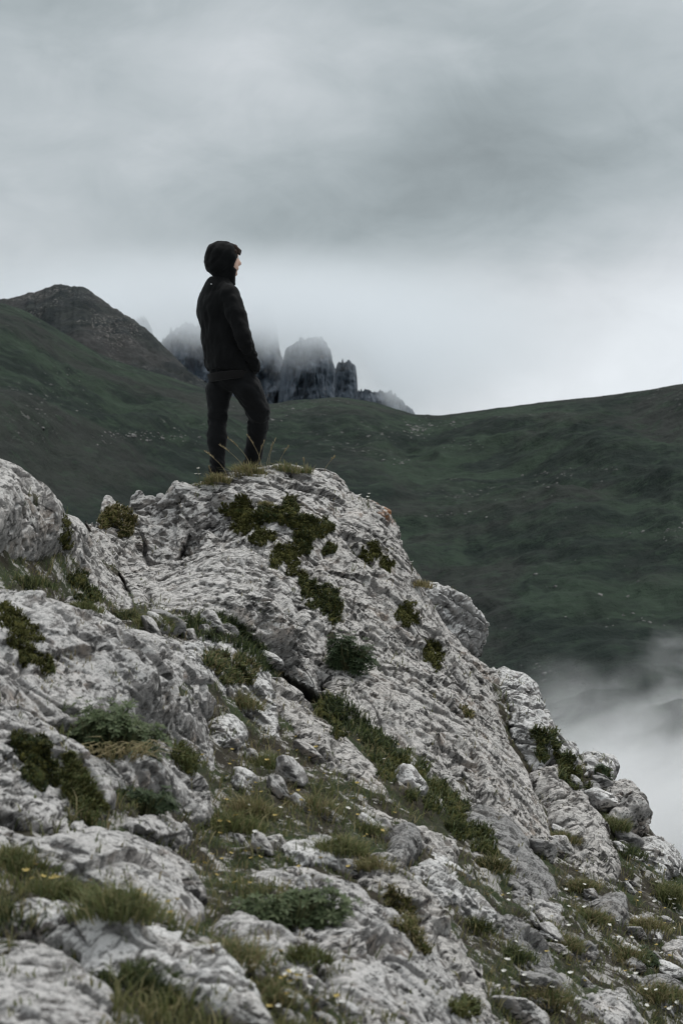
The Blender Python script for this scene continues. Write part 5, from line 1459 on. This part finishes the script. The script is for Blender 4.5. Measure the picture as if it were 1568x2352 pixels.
tg.add(np.abs(tg.p - np.array([-.105, -.132, 1.449], np.float32)).max(1) - .006, 0); tg.d = np.maximum(tg.d, np.abs(tg.p[:, 2] - 1.449) - .012)
link('neck_label', np_mesh('neck_label', *tg.mesh()), M_LABEL, hoodie)

# trousers
T = Field((-0.26, -0.30, 0.03), (0.44, 0.40, 0.92), 0.009)
T.add(T.cone((.032, 0, .90), (.036, 0, .80), .140, .150, (FW, .85)), 0)
T.path([(.098, -.055, .82), (.160, -.035, .68), (.240, .03, .50), (.238, .09, .40), (.198, .19, .20), (.182, .215, .085)], [.102, .108, .094, .083, .070, .056], .025)
T.path([(-.030, .055, .82), (-.060, .07, .66), (-.070, .075, .48), (-.076, .075, .30), (-.072, .072, .12), (-.070, .072, .055)], [.102, .100, .080, .076, .063, .054], .025)
T.cut(T.plane((.03, 0, .885), (0, 0, -1)), .01)
q = T.p
sw = lambda k: q @ np.array([[k, 0, .6], [0, 1, 0], [-.6, 0, k]], np.float32)
kn = np.exp(-((q[:, 2] - .44) / .10) ** 2) + np.exp(-((q[:, 2] - .76) / .07) ** 2) * .8 + sstep(q[:, 2], .22, .10) * 1.2
T.d += folds(sw(.8), .085, .0055, (.5, 1, 1.2), 31) + folds(sw(.8), .08, .010, (.45, .8, 1.5), 37) * kn
link('trousers', np_mesh('trousers', *T.mesh()), M_TROUSER, PERSON)
for an in (ANR, ANL):
    an = np.array(an); h0 = an + [0, 0, -.055]
    F_ = Field(an - [.12, .12, .11], an + [.20, .18, .07], .007)
    F_.path([an + FW * -.03 + [0, 0, -.01], h0 + FW * .04 + [0, 0, .01], h0 + FW * .135 + [0, 0, -.006]], [.044, .042, .036], .03)
    F_.d = np.maximum(F_.d, F_.plane(an + [0, 0, -.068], (0, 0, -1)))
    sh = link('shoe', np_mesh('shoe', *F_.mesh()), M_SHOE, PERSON)
    S_ = Field(an - [.12, .14, .13], an + [.22, .20, .0], .007)
    S_.path([h0 + FW * -.035 + [0, 0, -.02], h0 + FW * .14 + [0, 0, -.02]], [.046, .042], .0)
    S_.d = np.maximum(np.maximum(S_.d, S_.plane(an + [0, 0, -.066], (0, 0, 1))), S_.plane(an + [0, 0, -.088], (0, 0, -1)))
    link('sole', np_mesh('sole', *S_.mesh()), M_SOLE, sh)
